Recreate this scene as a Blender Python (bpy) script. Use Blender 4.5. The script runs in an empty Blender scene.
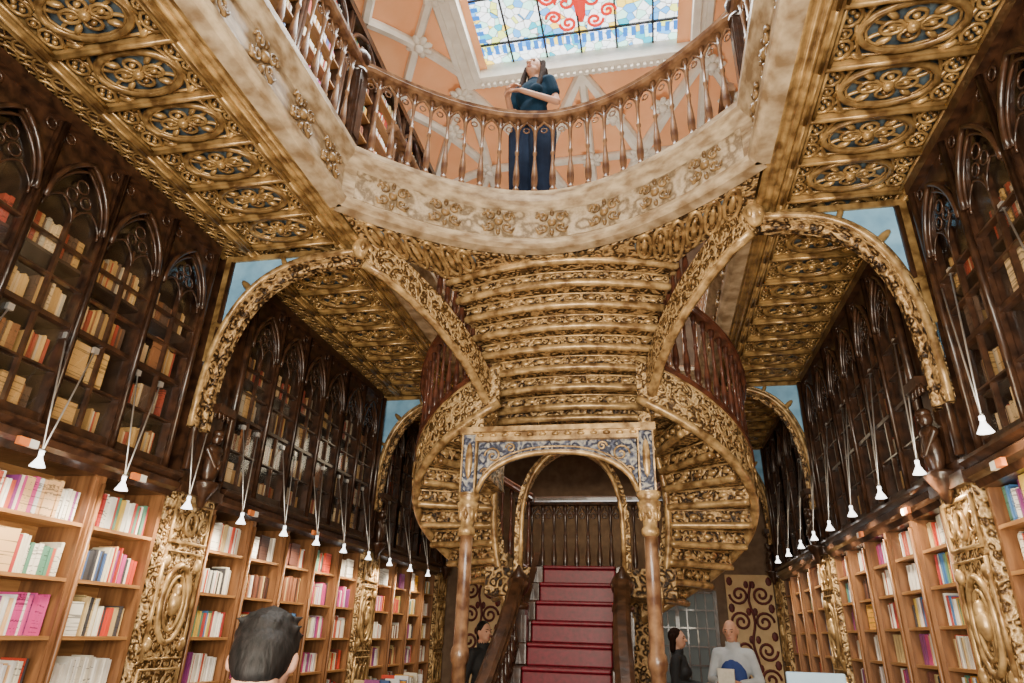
import bpy, math, random, bmesh
from math import pi, sin, cos
from mathutils import Vector, Matrix
R = random.Random(7)
SC = bpy.context.scene
COL = SC.collection
ORG = {}
# ------------------------------------------------------------------ camera
F = 650.0
Yc = Vector((143, -298.5, -F)).normalized()
Zc = Vector((48, 1441.5, -F))
Zc = (Zc - Yc * Zc.dot(Yc)).normalized()
Xc = Yc.cross(Zc)
CAM = Vector((0, 0, 1.5))
cd = bpy.data.cameras.new("camera"); cam = bpy.data.objects.new("camera", cd); COL.objects.link(cam)
cd.sensor_width = 36; cd.lens = F / 1024 * 36; cd.clip_start = 0.05; cd.clip_end = 200
m = Matrix(((Xc.x, Xc.y, Xc.z), (Yc.x, Yc.y, Yc.z), (Zc.x, Zc.y, Zc.z))).to_4x4()
m.translation = CAM
cam.matrix_world = m
SC.camera = cam
def proj(p):
    d = Vector(p) - CAM
    c = Xc * d.x + Yc * d.y + Zc * d.z
    if c.z > -0.1: return None
    return (512 - F * c.x / c.z, 341.5 + F * c.y / c.z, -c.z)
# ------------------------------------------------------------------ materials
def base_mat(name):
    mt = bpy.data.materials.new(name); mt.use_nodes = True
    nt = mt.node_tree
    return mt, nt, nt.nodes["Principled BSDF"]
def M(name, c1, c2=None, rough=.5, metal=0., scale=8., bump=.0, kind='noise', detail=4, stretch=None, dist=.01, coat=0, spec=.5):
    mt, nt, b = base_mat(name)
    b.inputs["Roughness"].default_value = rough; b.inputs["Metallic"].default_value = metal
    b.inputs["Coat Weight"].default_value = coat; b.inputs["Specular IOR Level"].default_value = spec
    if c2 is None: c2 = tuple(x * .75 for x in c1)
    tc = nt.nodes.new("ShaderNodeTexCoord"); src = tc.outputs["Object"]
    if stretch:
        mp = nt.nodes.new("ShaderNodeMapping"); mp.inputs["Scale"].default_value = stretch
        nt.links.new(src, mp.inputs[0]); src = mp.outputs[0]
    n = nt.nodes.new("ShaderNodeTexNoise"); n.inputs["Scale"].default_value = scale; n.inputs["Detail"].default_value = detail
    nt.links.new(src, n.inputs["Vector"])
    r = nt.nodes.new("ShaderNodeValToRGB")
    r.color_ramp.elements[0].position = .35; r.color_ramp.elements[1].position = .68
    r.color_ramp.elements[0].color = (*c2, 1); r.color_ramp.elements[1].color = (*c1, 1)
    nt.links.new(n.outputs["Fac"], r.inputs[0]); nt.links.new(r.outputs[0], b.inputs["Base Color"])
    if bump:
        bp = nt.nodes.new("ShaderNodeBump"); bp.inputs["Strength"].default_value = bump; bp.inputs["Distance"].default_value = dist
        nt.links.new(n.outputs["Fac"], bp.inputs["Height"]); nt.links.new(bp.outputs[0], b.inputs["Normal"])
    return mt
def carved(name, lo, mid, hi, scale=16., rough=.42, metal=.25, bump=.9, dist=.02):
    """carved and gilded timber: curling ridges with grooves darkened by painted shade"""
    mt, nt, b = base_mat(name)
    b.inputs["Roughness"].default_value = rough; b.inputs["Metallic"].default_value = metal
    tc = nt.nodes.new("ShaderNodeTexCoord")
    n = nt.nodes.new("ShaderNodeTexNoise"); n.inputs["Scale"].default_value = scale * .5; n.inputs["Detail"].default_value = 2
    nt.links.new(tc.outputs["Object"], n.inputs["Vector"])
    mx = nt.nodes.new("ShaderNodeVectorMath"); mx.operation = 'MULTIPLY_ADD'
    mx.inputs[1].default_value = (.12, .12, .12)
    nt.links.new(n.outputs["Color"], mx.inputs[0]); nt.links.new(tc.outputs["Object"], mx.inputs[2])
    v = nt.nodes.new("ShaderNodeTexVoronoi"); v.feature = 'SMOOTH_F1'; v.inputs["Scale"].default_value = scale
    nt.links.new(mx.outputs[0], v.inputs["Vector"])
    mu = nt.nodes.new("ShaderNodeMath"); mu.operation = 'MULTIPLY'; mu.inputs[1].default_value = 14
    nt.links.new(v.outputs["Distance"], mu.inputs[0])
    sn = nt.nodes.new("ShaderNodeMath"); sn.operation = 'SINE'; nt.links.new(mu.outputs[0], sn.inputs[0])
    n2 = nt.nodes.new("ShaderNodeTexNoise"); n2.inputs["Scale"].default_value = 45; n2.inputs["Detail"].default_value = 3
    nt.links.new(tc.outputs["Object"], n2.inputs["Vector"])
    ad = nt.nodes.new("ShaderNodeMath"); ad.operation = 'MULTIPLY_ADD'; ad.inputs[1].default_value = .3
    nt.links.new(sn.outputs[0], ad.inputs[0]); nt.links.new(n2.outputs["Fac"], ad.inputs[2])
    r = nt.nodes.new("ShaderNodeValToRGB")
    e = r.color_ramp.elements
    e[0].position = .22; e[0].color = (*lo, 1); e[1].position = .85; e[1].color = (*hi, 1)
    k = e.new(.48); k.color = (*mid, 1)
    nt.links.new(ad.outputs[0], r.inputs[0]); nt.links.new(r.outputs[0], b.inputs["Base Color"])  # bump height also drives the colour, painting shade into the grooves
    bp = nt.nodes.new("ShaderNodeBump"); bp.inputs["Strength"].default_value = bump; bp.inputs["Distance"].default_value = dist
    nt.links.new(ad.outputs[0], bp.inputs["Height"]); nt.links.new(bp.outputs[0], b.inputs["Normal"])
    return mt
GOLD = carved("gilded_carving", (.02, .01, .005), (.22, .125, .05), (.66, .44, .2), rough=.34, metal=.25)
GOLD2 = M("gilded_moulding", (.66, .44, .19), (.16, .085, .032), rough=.3, metal=.3, scale=11, bump=.4)
COFG = M("bronze_gold_ceiling", (.52, .33, .125), (.13, .068, .024), rough=.28, metal=.35, scale=9, bump=.4)
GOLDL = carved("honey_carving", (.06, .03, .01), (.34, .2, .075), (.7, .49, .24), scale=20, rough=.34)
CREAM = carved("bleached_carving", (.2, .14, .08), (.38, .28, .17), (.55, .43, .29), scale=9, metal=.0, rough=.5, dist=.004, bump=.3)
CREAM2 = M("bleached_moulding", (.6, .47, .31), (.23, .15, .08), rough=.38, scale=7, bump=.3, stretch=(1, 1, 3))
BROWN = M("turned_brown_wood", (.33, .18, .09), (.095, .04, .02), rough=.32, scale=10, bump=.15, coat=.3)
REDW = M("red_brown_wood", (.13, .042, .022), (.04, .013, .008), rough=.3, scale=10, bump=.15, coat=.4)
DARK = M("dark_carved_wood", (.065, .028, .014), (.017, .008, .005), rough=.3, scale=14, bump=.35, coat=.25)
DARKB = M("cabinet_interior_wood", (.06, .03, .015), (.022, .012, .007), rough=.6, scale=6)
HONEY = M("honey_shelf_wood", (.42, .21, .075), (.26, .12, .04), rough=.42, scale=3, stretch=(6, 1, 14), bump=.05)
POSTW = M("shelf_post_wood", (.27, .125, .05), (.12, .05, .02), rough=.38, scale=3, stretch=(8, 8, 1), bump=.1)
BLUE = M("grey_blue_paint", (.13, .19, .24), (.045, .062, .08), rough=.6, scale=7, bump=.2)
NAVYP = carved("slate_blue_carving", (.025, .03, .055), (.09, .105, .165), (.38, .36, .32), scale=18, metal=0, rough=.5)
SKY = M("pale_blue_paint", (.3, .6, .88), (.18, .4, .64), rough=.6, scale=6, bump=.1)
SALMON = M("salmon_plaster", (.95, .48, .24), (.88, .4, .18), rough=.8, scale=2)
WHITE = M("cream_plaster", (.85, .8, .7), (.7, .64, .54), rough=.7, scale=5, bump=.1)
RED = M("red_stair_carpet", (.15, .0015, .012), (.08, .001, .006), rough=.42, scale=30, spec=.3)
MAROON = M("maroon_paint", (.12, .012, .012), (.07, .008, .008), rough=.6)
PAPER = M("cream_wall_panel", (.62, .45, .24), (.5, .34, .17), rough=.7, scale=6)
FLOORM = M("dark_floor_boards", (.2, .1, .05), (.1, .05, .025), rough=.3, scale=2, stretch=(8, 1, 1), bump=.1)
METAL = M("brushed_steel_rod", (.8, .8, .8), (.7, .7, .7), rough=.3, metal=.8)
LEAD = M("dark_lead", (.03, .03, .035), rough=.5)
PAGE = M("book_pages", (.8, .76, .66), (.7, .65, .55), rough=.8, scale=40)
ORANGE = M("orange_label", (.85, .25, .06), (.8, .22, .05), rough=.6)
LABELW = M("white_label", (.85, .84, .8), (.8, .79, .75), rough=.6)
PALE = M("pale_blue_plastic", (.45, .66, .85), (.38, .58, .78), rough=.4)
SKIN = M("skin", (.6, .32, .21), (.52, .26, .165), rough=.5, scale=5)
HAIRB = M("black_hair", (.012, .009, .008), (.003, .0025, .002), rough=.6, scale=90, bump=.5, dist=.006, stretch=(1, 1, .2), spec=.25)
HAIRD = M("dark_brown_hair", (.028, .011, .007), (.01, .005, .003), rough=.85, scale=80, bump=.4, stretch=(1, 1, .15), spec=.1)
TEAL = M("teal_cotton", (.005, .028, .055), (.003, .018, .038), rough=.9, scale=6, bump=.3, dist=.02, spec=.15)
DENIM = M("navy_trousers", (.014, .026, .06), (.008, .014, .035), rough=.9, scale=7, bump=.3, dist=.02, spec=.2)
SHIRT = M("pale_grey_shirt", (.5, .53, .56), (.4, .43, .46), rough=.8, scale=6, bump=.3, dist=.02)
SHIRTB = M("light_blue_shirt", (.26, .37, .52), (.2, .3, .44), rough=.8, scale=8, bump=.3, dist=.02)
APRON = M("blue_apron", (.03, .06, .26), (.02, .045, .18), rough=.8, scale=7, bump=.2)
BLACKC = M("black_cloth", (.02, .02, .022), (.012, .012, .013), rough=.8)
EYEM = M("dark_eye", (.02, .015, .012), rough=.2)
LIP = M("lip", (.5, .17, .14), rough=.4)
def emis(name, c, s):
    mt, nt, b = base_mat(name)
    b.inputs["Base Color"].default_value = (*c, 1); b.inputs["Emission Color"].default_value = (*c, 1)
    b.inputs["Emission Strength"].default_value = s
    return mt
LAMPW = emis("white_lamp_shade", (1, .98, .94), 4.5)
DAYGL = emis("daylit_leaded_glass", (.07, .08, .075), .3)
REDGL = emis("red_stained_glass", (.75, .035, .02), 1.1)
BLUGL = emis("blue_stained_glass", (.02, .2, .7), 1.6)
def glassmat():
    mt = bpy.data.materials.new("cabinet_glass"); mt.use_nodes = True; nt = mt.node_tree; nt.nodes.clear()
    o = nt.nodes.new("ShaderNodeOutputMaterial"); mx = nt.nodes.new("ShaderNodeMixShader")
    t = nt.nodes.new("ShaderNodeBsdfTransparent"); g = nt.nodes.new("ShaderNodeBsdfGlossy")
    g.inputs["Roughness"].default_value = .1; g.inputs["Color"].default_value = (.8, .85, .9, 1)
    mx.inputs[0].default_value = .07
    nt.links.new(t.outputs[0], mx.inputs[1]); nt.links.new(g.outputs[0], mx.inputs[2]); nt.links.new(mx.outputs[0], o.inputs[0])
    return mt
GLASS = glassmat()
def stained():
    mt, nt, b = base_mat("stained_glass")
    tc = nt.nodes.new("ShaderNodeTexCoord")
    v = nt.nodes.new("ShaderNodeTexVoronoi"); v.inputs["Scale"].default_value = 8
    nt.links.new(tc.outputs["Object"], v.inputs["Vector"])
    sp = nt.nodes.new("ShaderNodeSeparateColor"); nt.links.new(v.outputs["Color"], sp.inputs[0])
    r = nt.nodes.new("ShaderNodeValToRGB"); r.color_ramp.interpolation = 'CONSTANT'
    e = r.color_ramp.elements; e[0].color = (.85, .95, 1, 1); e[1].position = .38; e[1].color = (.95, .7, .1, 1)
    for p, c in ((.45, (.1, .4, .85, 1)), (.57, (.5, .95, .8, 1)), (.74, (.02, .45, .6, 1)), (.82, (.75, .85, .2, 1)), (.87, (.9, .95, 1, 1))):
        k = e.new(p); k.color = c
    nt.links.new(sp.outputs[0], r.inputs[0])
    v2 = nt.nodes.new("ShaderNodeTexVoronoi"); v2.feature = 'DISTANCE_TO_EDGE'; v2.inputs["Scale"].default_value = 8
    nt.links.new(tc.outputs["Object"], v2.inputs["Vector"])
    g = nt.nodes.new("ShaderNodeMath"); g.operation = 'GREATER_THAN'; g.inputs[1].default_value = .035
    nt.links.new(v2.outputs["Distance"], g.inputs[0])
    ml = nt.nodes.new("ShaderNodeMath"); ml.operation = 'MULTIPLY'; ml.inputs[1].default_value = 3.0
    nt.links.new(g.outputs[0], ml.inputs[0])
    nt.links.new(r.outputs[0], b.inputs["Emission Color"]); nt.links.new(r.outputs[0], b.inputs["Base Color"])
    nt.links.new(ml.outputs[0], b.inputs["Emission Strength"])
    return mt
STAINED = stained()
def coverA():
    mt, nt, b = base_mat("book_cover"); b.inputs["Roughness"].default_value = .4
    oi = nt.nodes.new("ShaderNodeObjectInfo")
    tc = nt.nodes.new("ShaderNodeTexCoord")
    w = nt.nodes.new("ShaderNodeTexNoise"); w.inputs["Scale"].default_value = 3
    mp = nt.nodes.new("ShaderNodeMapping"); mp.inputs["Scale"].default_value = (.1, .1, 6)
    nt.links.new(tc.outputs["Generated"], mp.inputs[0]); nt.links.new(oi.outputs["Location"], mp.inputs[1])
    nt.links.new(mp.outputs[0], w.inputs["Vector"])
    g = nt.nodes.new("ShaderNodeMath"); g.operation = 'GREATER_THAN'; g.inputs[1].default_value = .6
    nt.links.new(w.outputs["Fac"], g.inputs[0])
    mx = nt.nodes.new("ShaderNodeMix"); mx.data_type = 'RGBA'
    hs = nt.nodes.new("ShaderNodeHueSaturation"); hs.inputs["Value"].default_value = .35
    nt.links.new(oi.outputs["Color"], hs.inputs["Color"])
    nt.links.new(g.outputs[0], mx.inputs["Factor"]); nt.links.new(oi.outputs["Color"], mx.inputs["A"]); nt.links.new(hs.outputs[0], mx.inputs["B"])
    nt.links.new(mx.outputs["Result"], b.inputs["Base Color"])
    return mt
COVER = coverA()
def coverB():
    mt, nt, b = base_mat("book_cover_varied"); b.inputs["Roughness"].default_value = .45
    a = nt.nodes.new("ShaderNodeAttribute"); a.attribute_name = "Col"
    nt.links.new(a.outputs["Color"], b.inputs["Base Color"]); return mt
COVERB = coverB()
# ------------------------------------------------------------------ mesh builder
class MB:
    def __init__(s): s.v = []; s.f = []; s.m = []; s.s = []
    def add(s, vs, fs, m=0, sm=False):
        o = len(s.v); s.v += [tuple(v) for v in vs]
        s.f += [tuple(i + o for i in f) for f in fs]; s.m += [m] * len(fs); s.s += [sm] * len(fs)
    def box(s, x0, x1, y0, y1, z0, z1, m=0):
        if x0 > x1: x0, x1 = x1, x0
        s.add([(x0, y0, z0), (x1, y0, z0), (x1, y1, z0), (x0, y1, z0), (x0, y0, z1), (x1, y0, z1), (x1, y1, z1), (x0, y1, z1)],
              [(0, 3, 2, 1), (4, 5, 6, 7), (0, 1, 5, 4), (1, 2, 6, 5), (2, 3, 7, 6), (3, 0, 4, 7)], m)
    def sweep(s, path, prof, up=(0, 0, 1), m=0, closed=False, sm=False, keep=False, rad=None):
        up = Vector(up); path = [Vector(p) for p in path]; n = len(path); k = len(prof); vs = []
        for i in range(n):
            if closed: t = path[(i + 1) % n] - path[i - 1]
            else: t = path[min(i + 1, n - 1)] - path[max(i - 1, 0)]
            if t.length < 1e-9: t = Vector((0, 1, 0))
            t.normalize(); sd = t.cross(up)
            if sd.length < 1e-4: sd = t.cross(Vector((1, 0, 0)) if abs(t.x) < .9 else Vector((0, 1, 0)))
            sd.normalize(); nn = up if keep else sd.cross(t)
            q = rad[i] if rad else 1
            for a, b in prof: vs.append(path[i] + sd * a * q + nn * b * q)
        fs = []
        for i in range(n if closed else n - 1):
            j = (i + 1) % n
            for c in range(k):
                d = (c + 1) % k
                fs.append((i * k + c, j * k + c, j * k + d, i * k + d))
        if not closed: fs += [tuple(range(k)), tuple((n - 1) * k + c for c in reversed(range(k)))]
        s.add(vs, fs, m, sm)
    def tube(s, path, r, n=6, up=(0, 0, 1), m=0, closed=False, rad=None):
        s.sweep(path, [(r * cos(2 * pi * i / n), r * sin(2 * pi * i / n)) for i in range(n)], up, m, closed, True, rad=rad)
    def lathe(s, prof, c=(0, 0, 0), n=10, m=0):
        vs = []; fs = []
        for r, z in prof:
            for i in range(n): vs.append((c[0] + r * cos(2 * pi * i / n), c[1] + r * sin(2 * pi * i / n), c[2] + z))
        for j in range(len(prof) - 1):
            for i in range(n):
                k = (i + 1) % n; fs.append((j * n + i, j * n + k, (j + 1) * n + k, (j + 1) * n + i))
        fs += [tuple(reversed(range(n))), tuple((len(prof) - 1) * n + i for i in range(n))]
        s.add(vs, fs, m, True)
    def ell(s, c, r, n=10, k=6, m=0, rot=None):
        vs = []; fs = []
        c = Vector(c)
        for j in range(k + 1):
            a = -pi / 2 + pi * j / k
            for i in range(n):
                p = Vector((r[0] * cos(a) * cos(2 * pi * i / n), r[1] * cos(a) * sin(2 * pi * i / n), r[2] * sin(a)))
                if j in (0, k): p = Vector((r[0] * .02 * cos(2 * pi * i / n), r[1] * .02 * sin(2 * pi * i / n), r[2] * (-1 if j == 0 else 1)))
                if rot: p = rot @ p
                vs.append(c + p)
        for j in range(k):
            for i in range(n):
                q = (i + 1) % n; fs.append((j * n + i, j * n + q, (j + 1) * n + q, (j + 1) * n + i))
        fs += [tuple(reversed(range(n))), tuple(k * n + i for i in range(n))]
        s.add(vs, fs, m, True)
    def cap(s, p0, p1, r0, r1, n=12, m=0):
        p0 = Vector(p0); p1 = Vector(p1); d = (p1 - p0)
        if d.length < 1e-6: d = Vector((0, 0, 1e-4))
        d.normalize(); path = []; rad = []
        for i in range(5):
            a = pi / 2 * i / 4; path.append(p0 - d * r0 * cos(a)); rad.append(max(r0 * sin(a), .0008))
        for i in range(5):
            a = pi / 2 * (1 - i / 4); path.append(p1 + d * r1 * cos(a)); rad.append(max(r1 * sin(a), .0008))
        up = Vector((1, 0, 0)) if abs(d.x) < .8 else Vector((0, 1, 0))
        s.sweep(path, [(cos(2 * pi * i / n), sin(2 * pi * i / n)) for i in range(n)], up, m, False, True, rad=rad)
    def slab(s, grid, z0, z1, m=0):
        a = len(grid); b = len(grid[0]); vs = []
        for z in (z0, z1):
            for row in grid:
                for p in row: vs.append((p[0], p[1], z))
        N = a * b; fs = []
        ix = lambda i, j, t=0: t * N + i * b + j
        for i in range(a - 1):
            for j in range(b - 1):
                fs.append((ix(i, j), ix(i, j + 1), ix(i + 1, j + 1), ix(i + 1, j)))
                fs.append((ix(i, j, 1), ix(i + 1, j, 1), ix(i + 1, j + 1, 1), ix(i, j + 1, 1)))
        for i in range(a - 1):
            fs.append((ix(i, 0), ix(i + 1, 0), ix(i + 1, 0, 1), ix(i, 0, 1)))
            fs.append((ix(i, b - 1), ix(i, b - 1, 1), ix(i + 1, b - 1, 1), ix(i + 1, b - 1)))
        for j in range(b - 1):
            fs.append((ix(0, j), ix(0, j, 1), ix(0, j + 1, 1), ix(0, j + 1)))
            fs.append((ix(a - 1, j), ix(a - 1, j + 1), ix(a - 1, j + 1, 1), ix(a - 1, j, 1)))
        s.add(vs, fs, m)
    def poly(s, pts0, pts1, m=0):
        n = len(pts0); vs = list(pts0) + list(pts1)
        fs = [tuple(range(n)), tuple(reversed(range(n, 2 * n)))] + [(i, (i + 1) % n, n + (i + 1) % n, n + i) for i in range(n)]
        s.add(vs, fs, m)
def setp(o, label=None, cat=None, kind=None, group=None):
    if label: o["label"] = label
    if cat: o["category"] = cat
    if kind: o["kind"] = kind
    if group: o["group"] = group
def meshdata(name, mb, mats, o=(0, 0, 0)):
    me = bpy.data.meshes.new(name)
    me.from_pydata([(v[0] - o[0], v[1] - o[1], v[2] - o[2]) for v in mb.v], [], mb.f)
    for mt in mats: me.materials.append(mt)
    me.polygons.foreach_set("material_index", mb.m); me.polygons.foreach_set("use_smooth", mb.s)
    bm = bmesh.new(); bm.from_mesh(me); bmesh.ops.recalc_face_normals(bm, faces=bm.faces); bm.to_mesh(me); bm.free()
    me.update(); return me
def place(name, data, parent=None, loc=(0, 0, 0), rot=0, **k):
    o = bpy.data.objects.new(name, data); COL.objects.link(o)
    o.location = loc; o.rotation_euler = (0, 0, rot)
    if parent: o.parent = parent
    setp(o, **k)
    ORG[o.name] = Vector(loc) + (ORG[parent.name] if parent else Vector((0, 0, 0)))
    return o
def mk(name, mb, mats, parent=None, loc=None, **k):
    if not isinstance(mats, (list, tuple)): mats = [mats]
    po = ORG[parent.name] if parent else Vector((0, 0, 0))
    if loc is None: loc = po
    loc = Vector(loc)
    return place(name, meshdata(name, mb, mats, loc), parent, loc - po, **k)
def T(name, loc, label=None, cat=None, group=None, kind=None, parent=None):
    po = ORG[parent.name] if parent else Vector((0, 0, 0))
    return place(name, None, parent, Vector(loc) - po, label=label, cat=cat, group=group, kind=kind)
def bev(o, w=.008, seg=2):
    b = o.modifiers.new("bevel", 'BEVEL'); b.width = w; b.segments = seg; b.limit_method = 'ANGLE'
CX = -.68; XL = -3.57; XR = 1.97
ZG = 4.5; ZF = 5.05
SIDES = (('L', XL, -1), ('R', XR, 1))   # sg: direction INTO the wall
# ------------------------------------------------------------------ shell
def simple(name, dims, mt, **k):
    b = MB(); b.box(*dims); return mk(name, b, mt, None, ((dims[0] + dims[1]) / 2, (dims[2] + dims[3]) / 2, dims[4]), kind="structure", **k)
simple("floor", (-4.1, 2.5, -1.5, 11.8, -.1, 0), FLOORM, label="dark polished wooden floor of the hall", cat="floor")
simple("wall_left", (-4.1, -3.97, -1.5, 11.8, 0, 9.9), DARKB, label="dark wall behind the book cabinets", cat="wall")
simple("wall_right", (2.37, 2.5, -1.5, 11.8, 0, 9.9), DARKB, label="dark wall behind the book cabinets", cat="wall")
simple("wall_back", (-3.97, 2.37, 11.7, 11.8, 0, 9.9), M("brown_plaster", (.2, .13, .08), (.13, .08, .05), rough=.8), label="brown end wall of the hall", cat="wall")
YS = 7.55
def zc(u, y):
    a = min(max((abs(u) - 1.75) / 1.3, 0), 1); b = min(max((y - 7.8) / 4, 0), 1)
    return 9.9 - .55 * a * a - .9 * b * b
b = MB(); us = [-3.3 + .3 * i for i in range(23)]; ys = [-1.5 + .35 * j for j in range(39)]
hole = lambda u, y: abs(u) < 1.49 and 1.5 < y < YS - .05
vs = [(CX + u, y, zc(u, y)) for u in us for y in ys]; fs = []
for i in range(22):
    for j in range(38):
        if not hole((us[i] + us[i + 1]) / 2, (ys[j] + ys[j + 1]) / 2):
            fs.append((i * 39 + j, i * 39 + j + 1, (i + 1) * 39 + j + 1, (i + 1) * 39 + j))
b.add(vs, fs, 0, True)
ceil = mk("ceiling", b, SALMON, None, (CX, 5, 9.9), kind="structure", label="salmon plaster vault around the skylight", cat="ceiling")
def rib(p, q, n=10): return [(CX + p[0] + (q[0] - p[0]) * i / n, p[1] + (q[1] - p[1]) * i / n, zc(p[0] + (q[0] - p[0]) * i / n, p[1] + (q[1] - p[1]) * i / n) - .03) for i in range(n + 1)]
b = MB()
segs = []; YR = YS + .3
for sg in (-1, 1):
    segs += [((sg * 1.95, 0), (sg * 1.95, 11.5)), ((sg * 1.95, YR), (0, 11.5)), ((0, YR), (sg * 1.95, 11.5)), ((sg * 1.95, YR), (sg * 2.9, 9.4)),
             ((sg * 1.95, 9.7), (sg * 2.9, 7.8)), ((sg * 1.95, 9.7), (sg * 2.9, 11.4)), ((sg * .87, 9.7), (sg * 1.95, YR)), ((0, 9.7), (sg * 2.9, 9.7)), ((0, YR), (sg * .87, 9.7)), ((sg*.87, 9.7), (0, 11.5))]
    for y in (1.5, 3, 4.5, 6): segs += [((sg * 1.95, y), (sg * 2.9, y + 1.5)), ((sg * 1.95, y + 1.5), (sg * 2.9, y))]
segs += [((0, YR), (0, 11.5)), ((-2.9, 11.4), (2.9, 11.4))]
for p, q in segs: b.sweep(rib(p, q), [(-.07, .03), (-.07, -.02), (-.04, -.08), (.04, -.08), (.07, -.02), (.07, .03)])
mk("ceiling_rib", b, WHITE, ceil)
bb = MB()
for i in range(8):
    a = i * pi / 4; bb.ell((.13 * cos(a), .13 * sin(a), 0), (.09, .06, .04), 8, 4, rot=Matrix.Rotation(a, 3, 'Z'))
bb.ell((0, 0, -.04), (.08, .08, .06), 8, 5)
bd = meshdata("ceiling_boss", bb, [WHITE])
for (u, y) in [(s_ * a, y) for s_ in (-1, 1) for a, y in ((2.05, YR + .1), (1.95, 9.7), (.87, 9.7), (2.38, 8.6), (2.38, 5.25), (2.38, 6.75), (1.95, 6), (1.95, 4.5), (.45, 8.8), (1.3, 8.7))] + [(0, 9.7), (0, 8.6)]:
    place("ceiling_boss", bd, ceil, (u, y - 5, zc(u, y) - 9.9 - .1))
# skylight
sk = T("window_1", (CX, 4.45, 9.95), "stained glass skylight with blue, yellow and red panes", "skylight", kind="structure")
SH = 1.66; SX = CX + .04
b = MB()
for (a0, a1, c0, c1) in ((-SH - .12, -SH, 1.3, YS + .13), (SH, SH + .12, 1.3, YS + .13), (-SH, SH, YS, YS + .13), (-SH, SH, 1.3, 1.5)):
    b.box(SX + a0, SX + a1, c0, c1, 9.72, 10.12)
for (a0, a1, c0, c1) in ((-SH - .3, -SH - .12, 1.15, YS + .3), (SH + .12, SH + .3, 1.15, YS + .3), (-SH - .12, SH + .12, YS + .13, YS + .3), (-SH - .12, SH + .12, 1.15, 1.3)):
    b.box(SX + a0, SX + a1, c0, c1, 9.8, 9.95)
i = -SH
while i < SH:
    b.box(SX + i, SX + i + .05, YS + .11, YS + .18, 9.66, 9.73); i += .1
o = mk("window_frame", b, WHITE, sk); bev(o, .01)
b = MB(); b.box(SX - SH, SX + SH, 1.5, YS, 10.0, 10.02)
mk("stained_glass_pane", b, STAINED, sk)
b = MB()
for i in range(7): b.box(SX - SH + i * SH / 3 - .014, SX - SH + i * SH / 3 + .014, 1.5, YS, 9.97, 10.0)
for j in range(8): b.box(SX - SH, SX + SH, YS - j * .8 - .4, YS - j * .8 - .372, 9.97, 10.0)
mk("glazing_bar", b, LEAD, sk)
b = MB()
for i in range(26): b.box(SX - SH + .05 + i * .126, SX - SH + .05 + i * .126 + .07, YS - .34, YS - .18, 9.985, 9.998)
for sg in (-1, 1):
    for j in range(12): b.box(SX + sg * (SH - .2), SX + sg * (SH - .05), YS - .5 - j * .14, YS - .43 - j * .14, 9.985, 9.998)
mk("blue_border_pane", b, BLUGL, sk)
b = MB()
def spiral(c, r0, turns, d, up='z', n=26, flip=1):
    pts = []
    for i in range(n):
        a = turns * 2 * pi * i / (n - 1); r = r0 * (1 - .85 * i / (n - 1))
        pts.append((c[0] + d * r * cos(a), c[1] + flip * r * sin(a)))
    return pts
for sg in (-1, 1):
    for (cx_, cy_, r, fl) in ((.2, 6.98, .13, 1), (.4, 6.85, .12, -1), (.2, 6.62, .16, -1), (.45, 6.5, .12, 1), (.2, 6.25, .16, 1)):
        b.tube([(SX + .05 + x, y, 9.98) for x, y in spiral((sg * cx_, cy_), r, 1.4, sg, flip=fl)], .024, 5)
b.ell((SX + .05, 6.65, 9.98), (.09, .36, .02), 10, 4)
mk("red_scroll_pane", b, REDGL, sk)
# ------------------------------------------------------------------ galleries
HW = 1.58
def Yf(u): return 4.7 - .88 * (abs(u) / HW) ** 1.9
fp = [(CX - HW, y) for y in [-1.2 + .5 * i for i in range(10)]] + [(CX + HW * i / 20, Yf(HW * i / 20)) for i in range(-20, 21)] + [(CX + HW, y) for y in [3.3 - .5 * i for i in range(10)]]
FPROF = [(-.05, 0), (.05, 0), (.09, .025), (.1, .06), (.06, .09), (.03, .11), (.025, .4), (.05, .42), (.09, .46), (.12, .5), (.12, .55), (-.05, .55)]
STR = [(1.55, 4.35, 4.42), (1.42, 4.52, 4.38), (1.25, 4.75, 4.27), (1.08, 4.98, 4.12), (.95, 5.2, 3.97), (.85, 5.42, 3.82), (.78, 5.65, 3.66), (.74, 5.88, 3.48)]
def hw(Y):
    if Y <= STR[0][1]: return STR[0][0]
    for p, q in zip(STR, STR[1:]):
        if Y <= q[1]: return p[0] + (q[0] - p[0]) * (Y - p[1]) / (q[1] - p[1])
    return STR[-1][0]
def invhw(u):
    for p, q in zip(STR, STR[1:]):
        if u >= q[0]: return p[1] + (q[1] - p[1]) * (p[0] - u) / (p[0] - q[0])
    return 5.9
def Yb(u):
    u = abs(u)
    return min(4.85 + .22 * u * u, invhw(u)) if u < 1.55 else 4.35
GAL = T("gallery", (CX, 4.4, ZG), "bleached and gilded wooden gallery with curved bridge and coffered underside", "gallery")
bridge = T("bridge", (CX, 4.4, ZG), parent=GAL)
b = MB()
b.slab([[(CX + HW * i / 20, Yf(HW * i / 20) + .05 + (Yb(HW * i / 20) - Yf(HW * i / 20) - .05) * j / 3) for j in range(4)] for i in range(-20, 21)], ZG + .02, ZF)
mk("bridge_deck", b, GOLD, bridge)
b = MB(); b.sweep([(x, y, ZG) for x, y in fp[10:51]], FPROF, keep=True)
mk("fascia", b, [CREAM2], bridge)
b = MB(); b.sweep([(x, y, ZG) for x, y in fp[11:50]], [(.02, .12), (.034, .12), (.034, .39), (.02, .39)], keep=True)
mk("carved_frieze", b, [CREAM], bridge)
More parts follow.
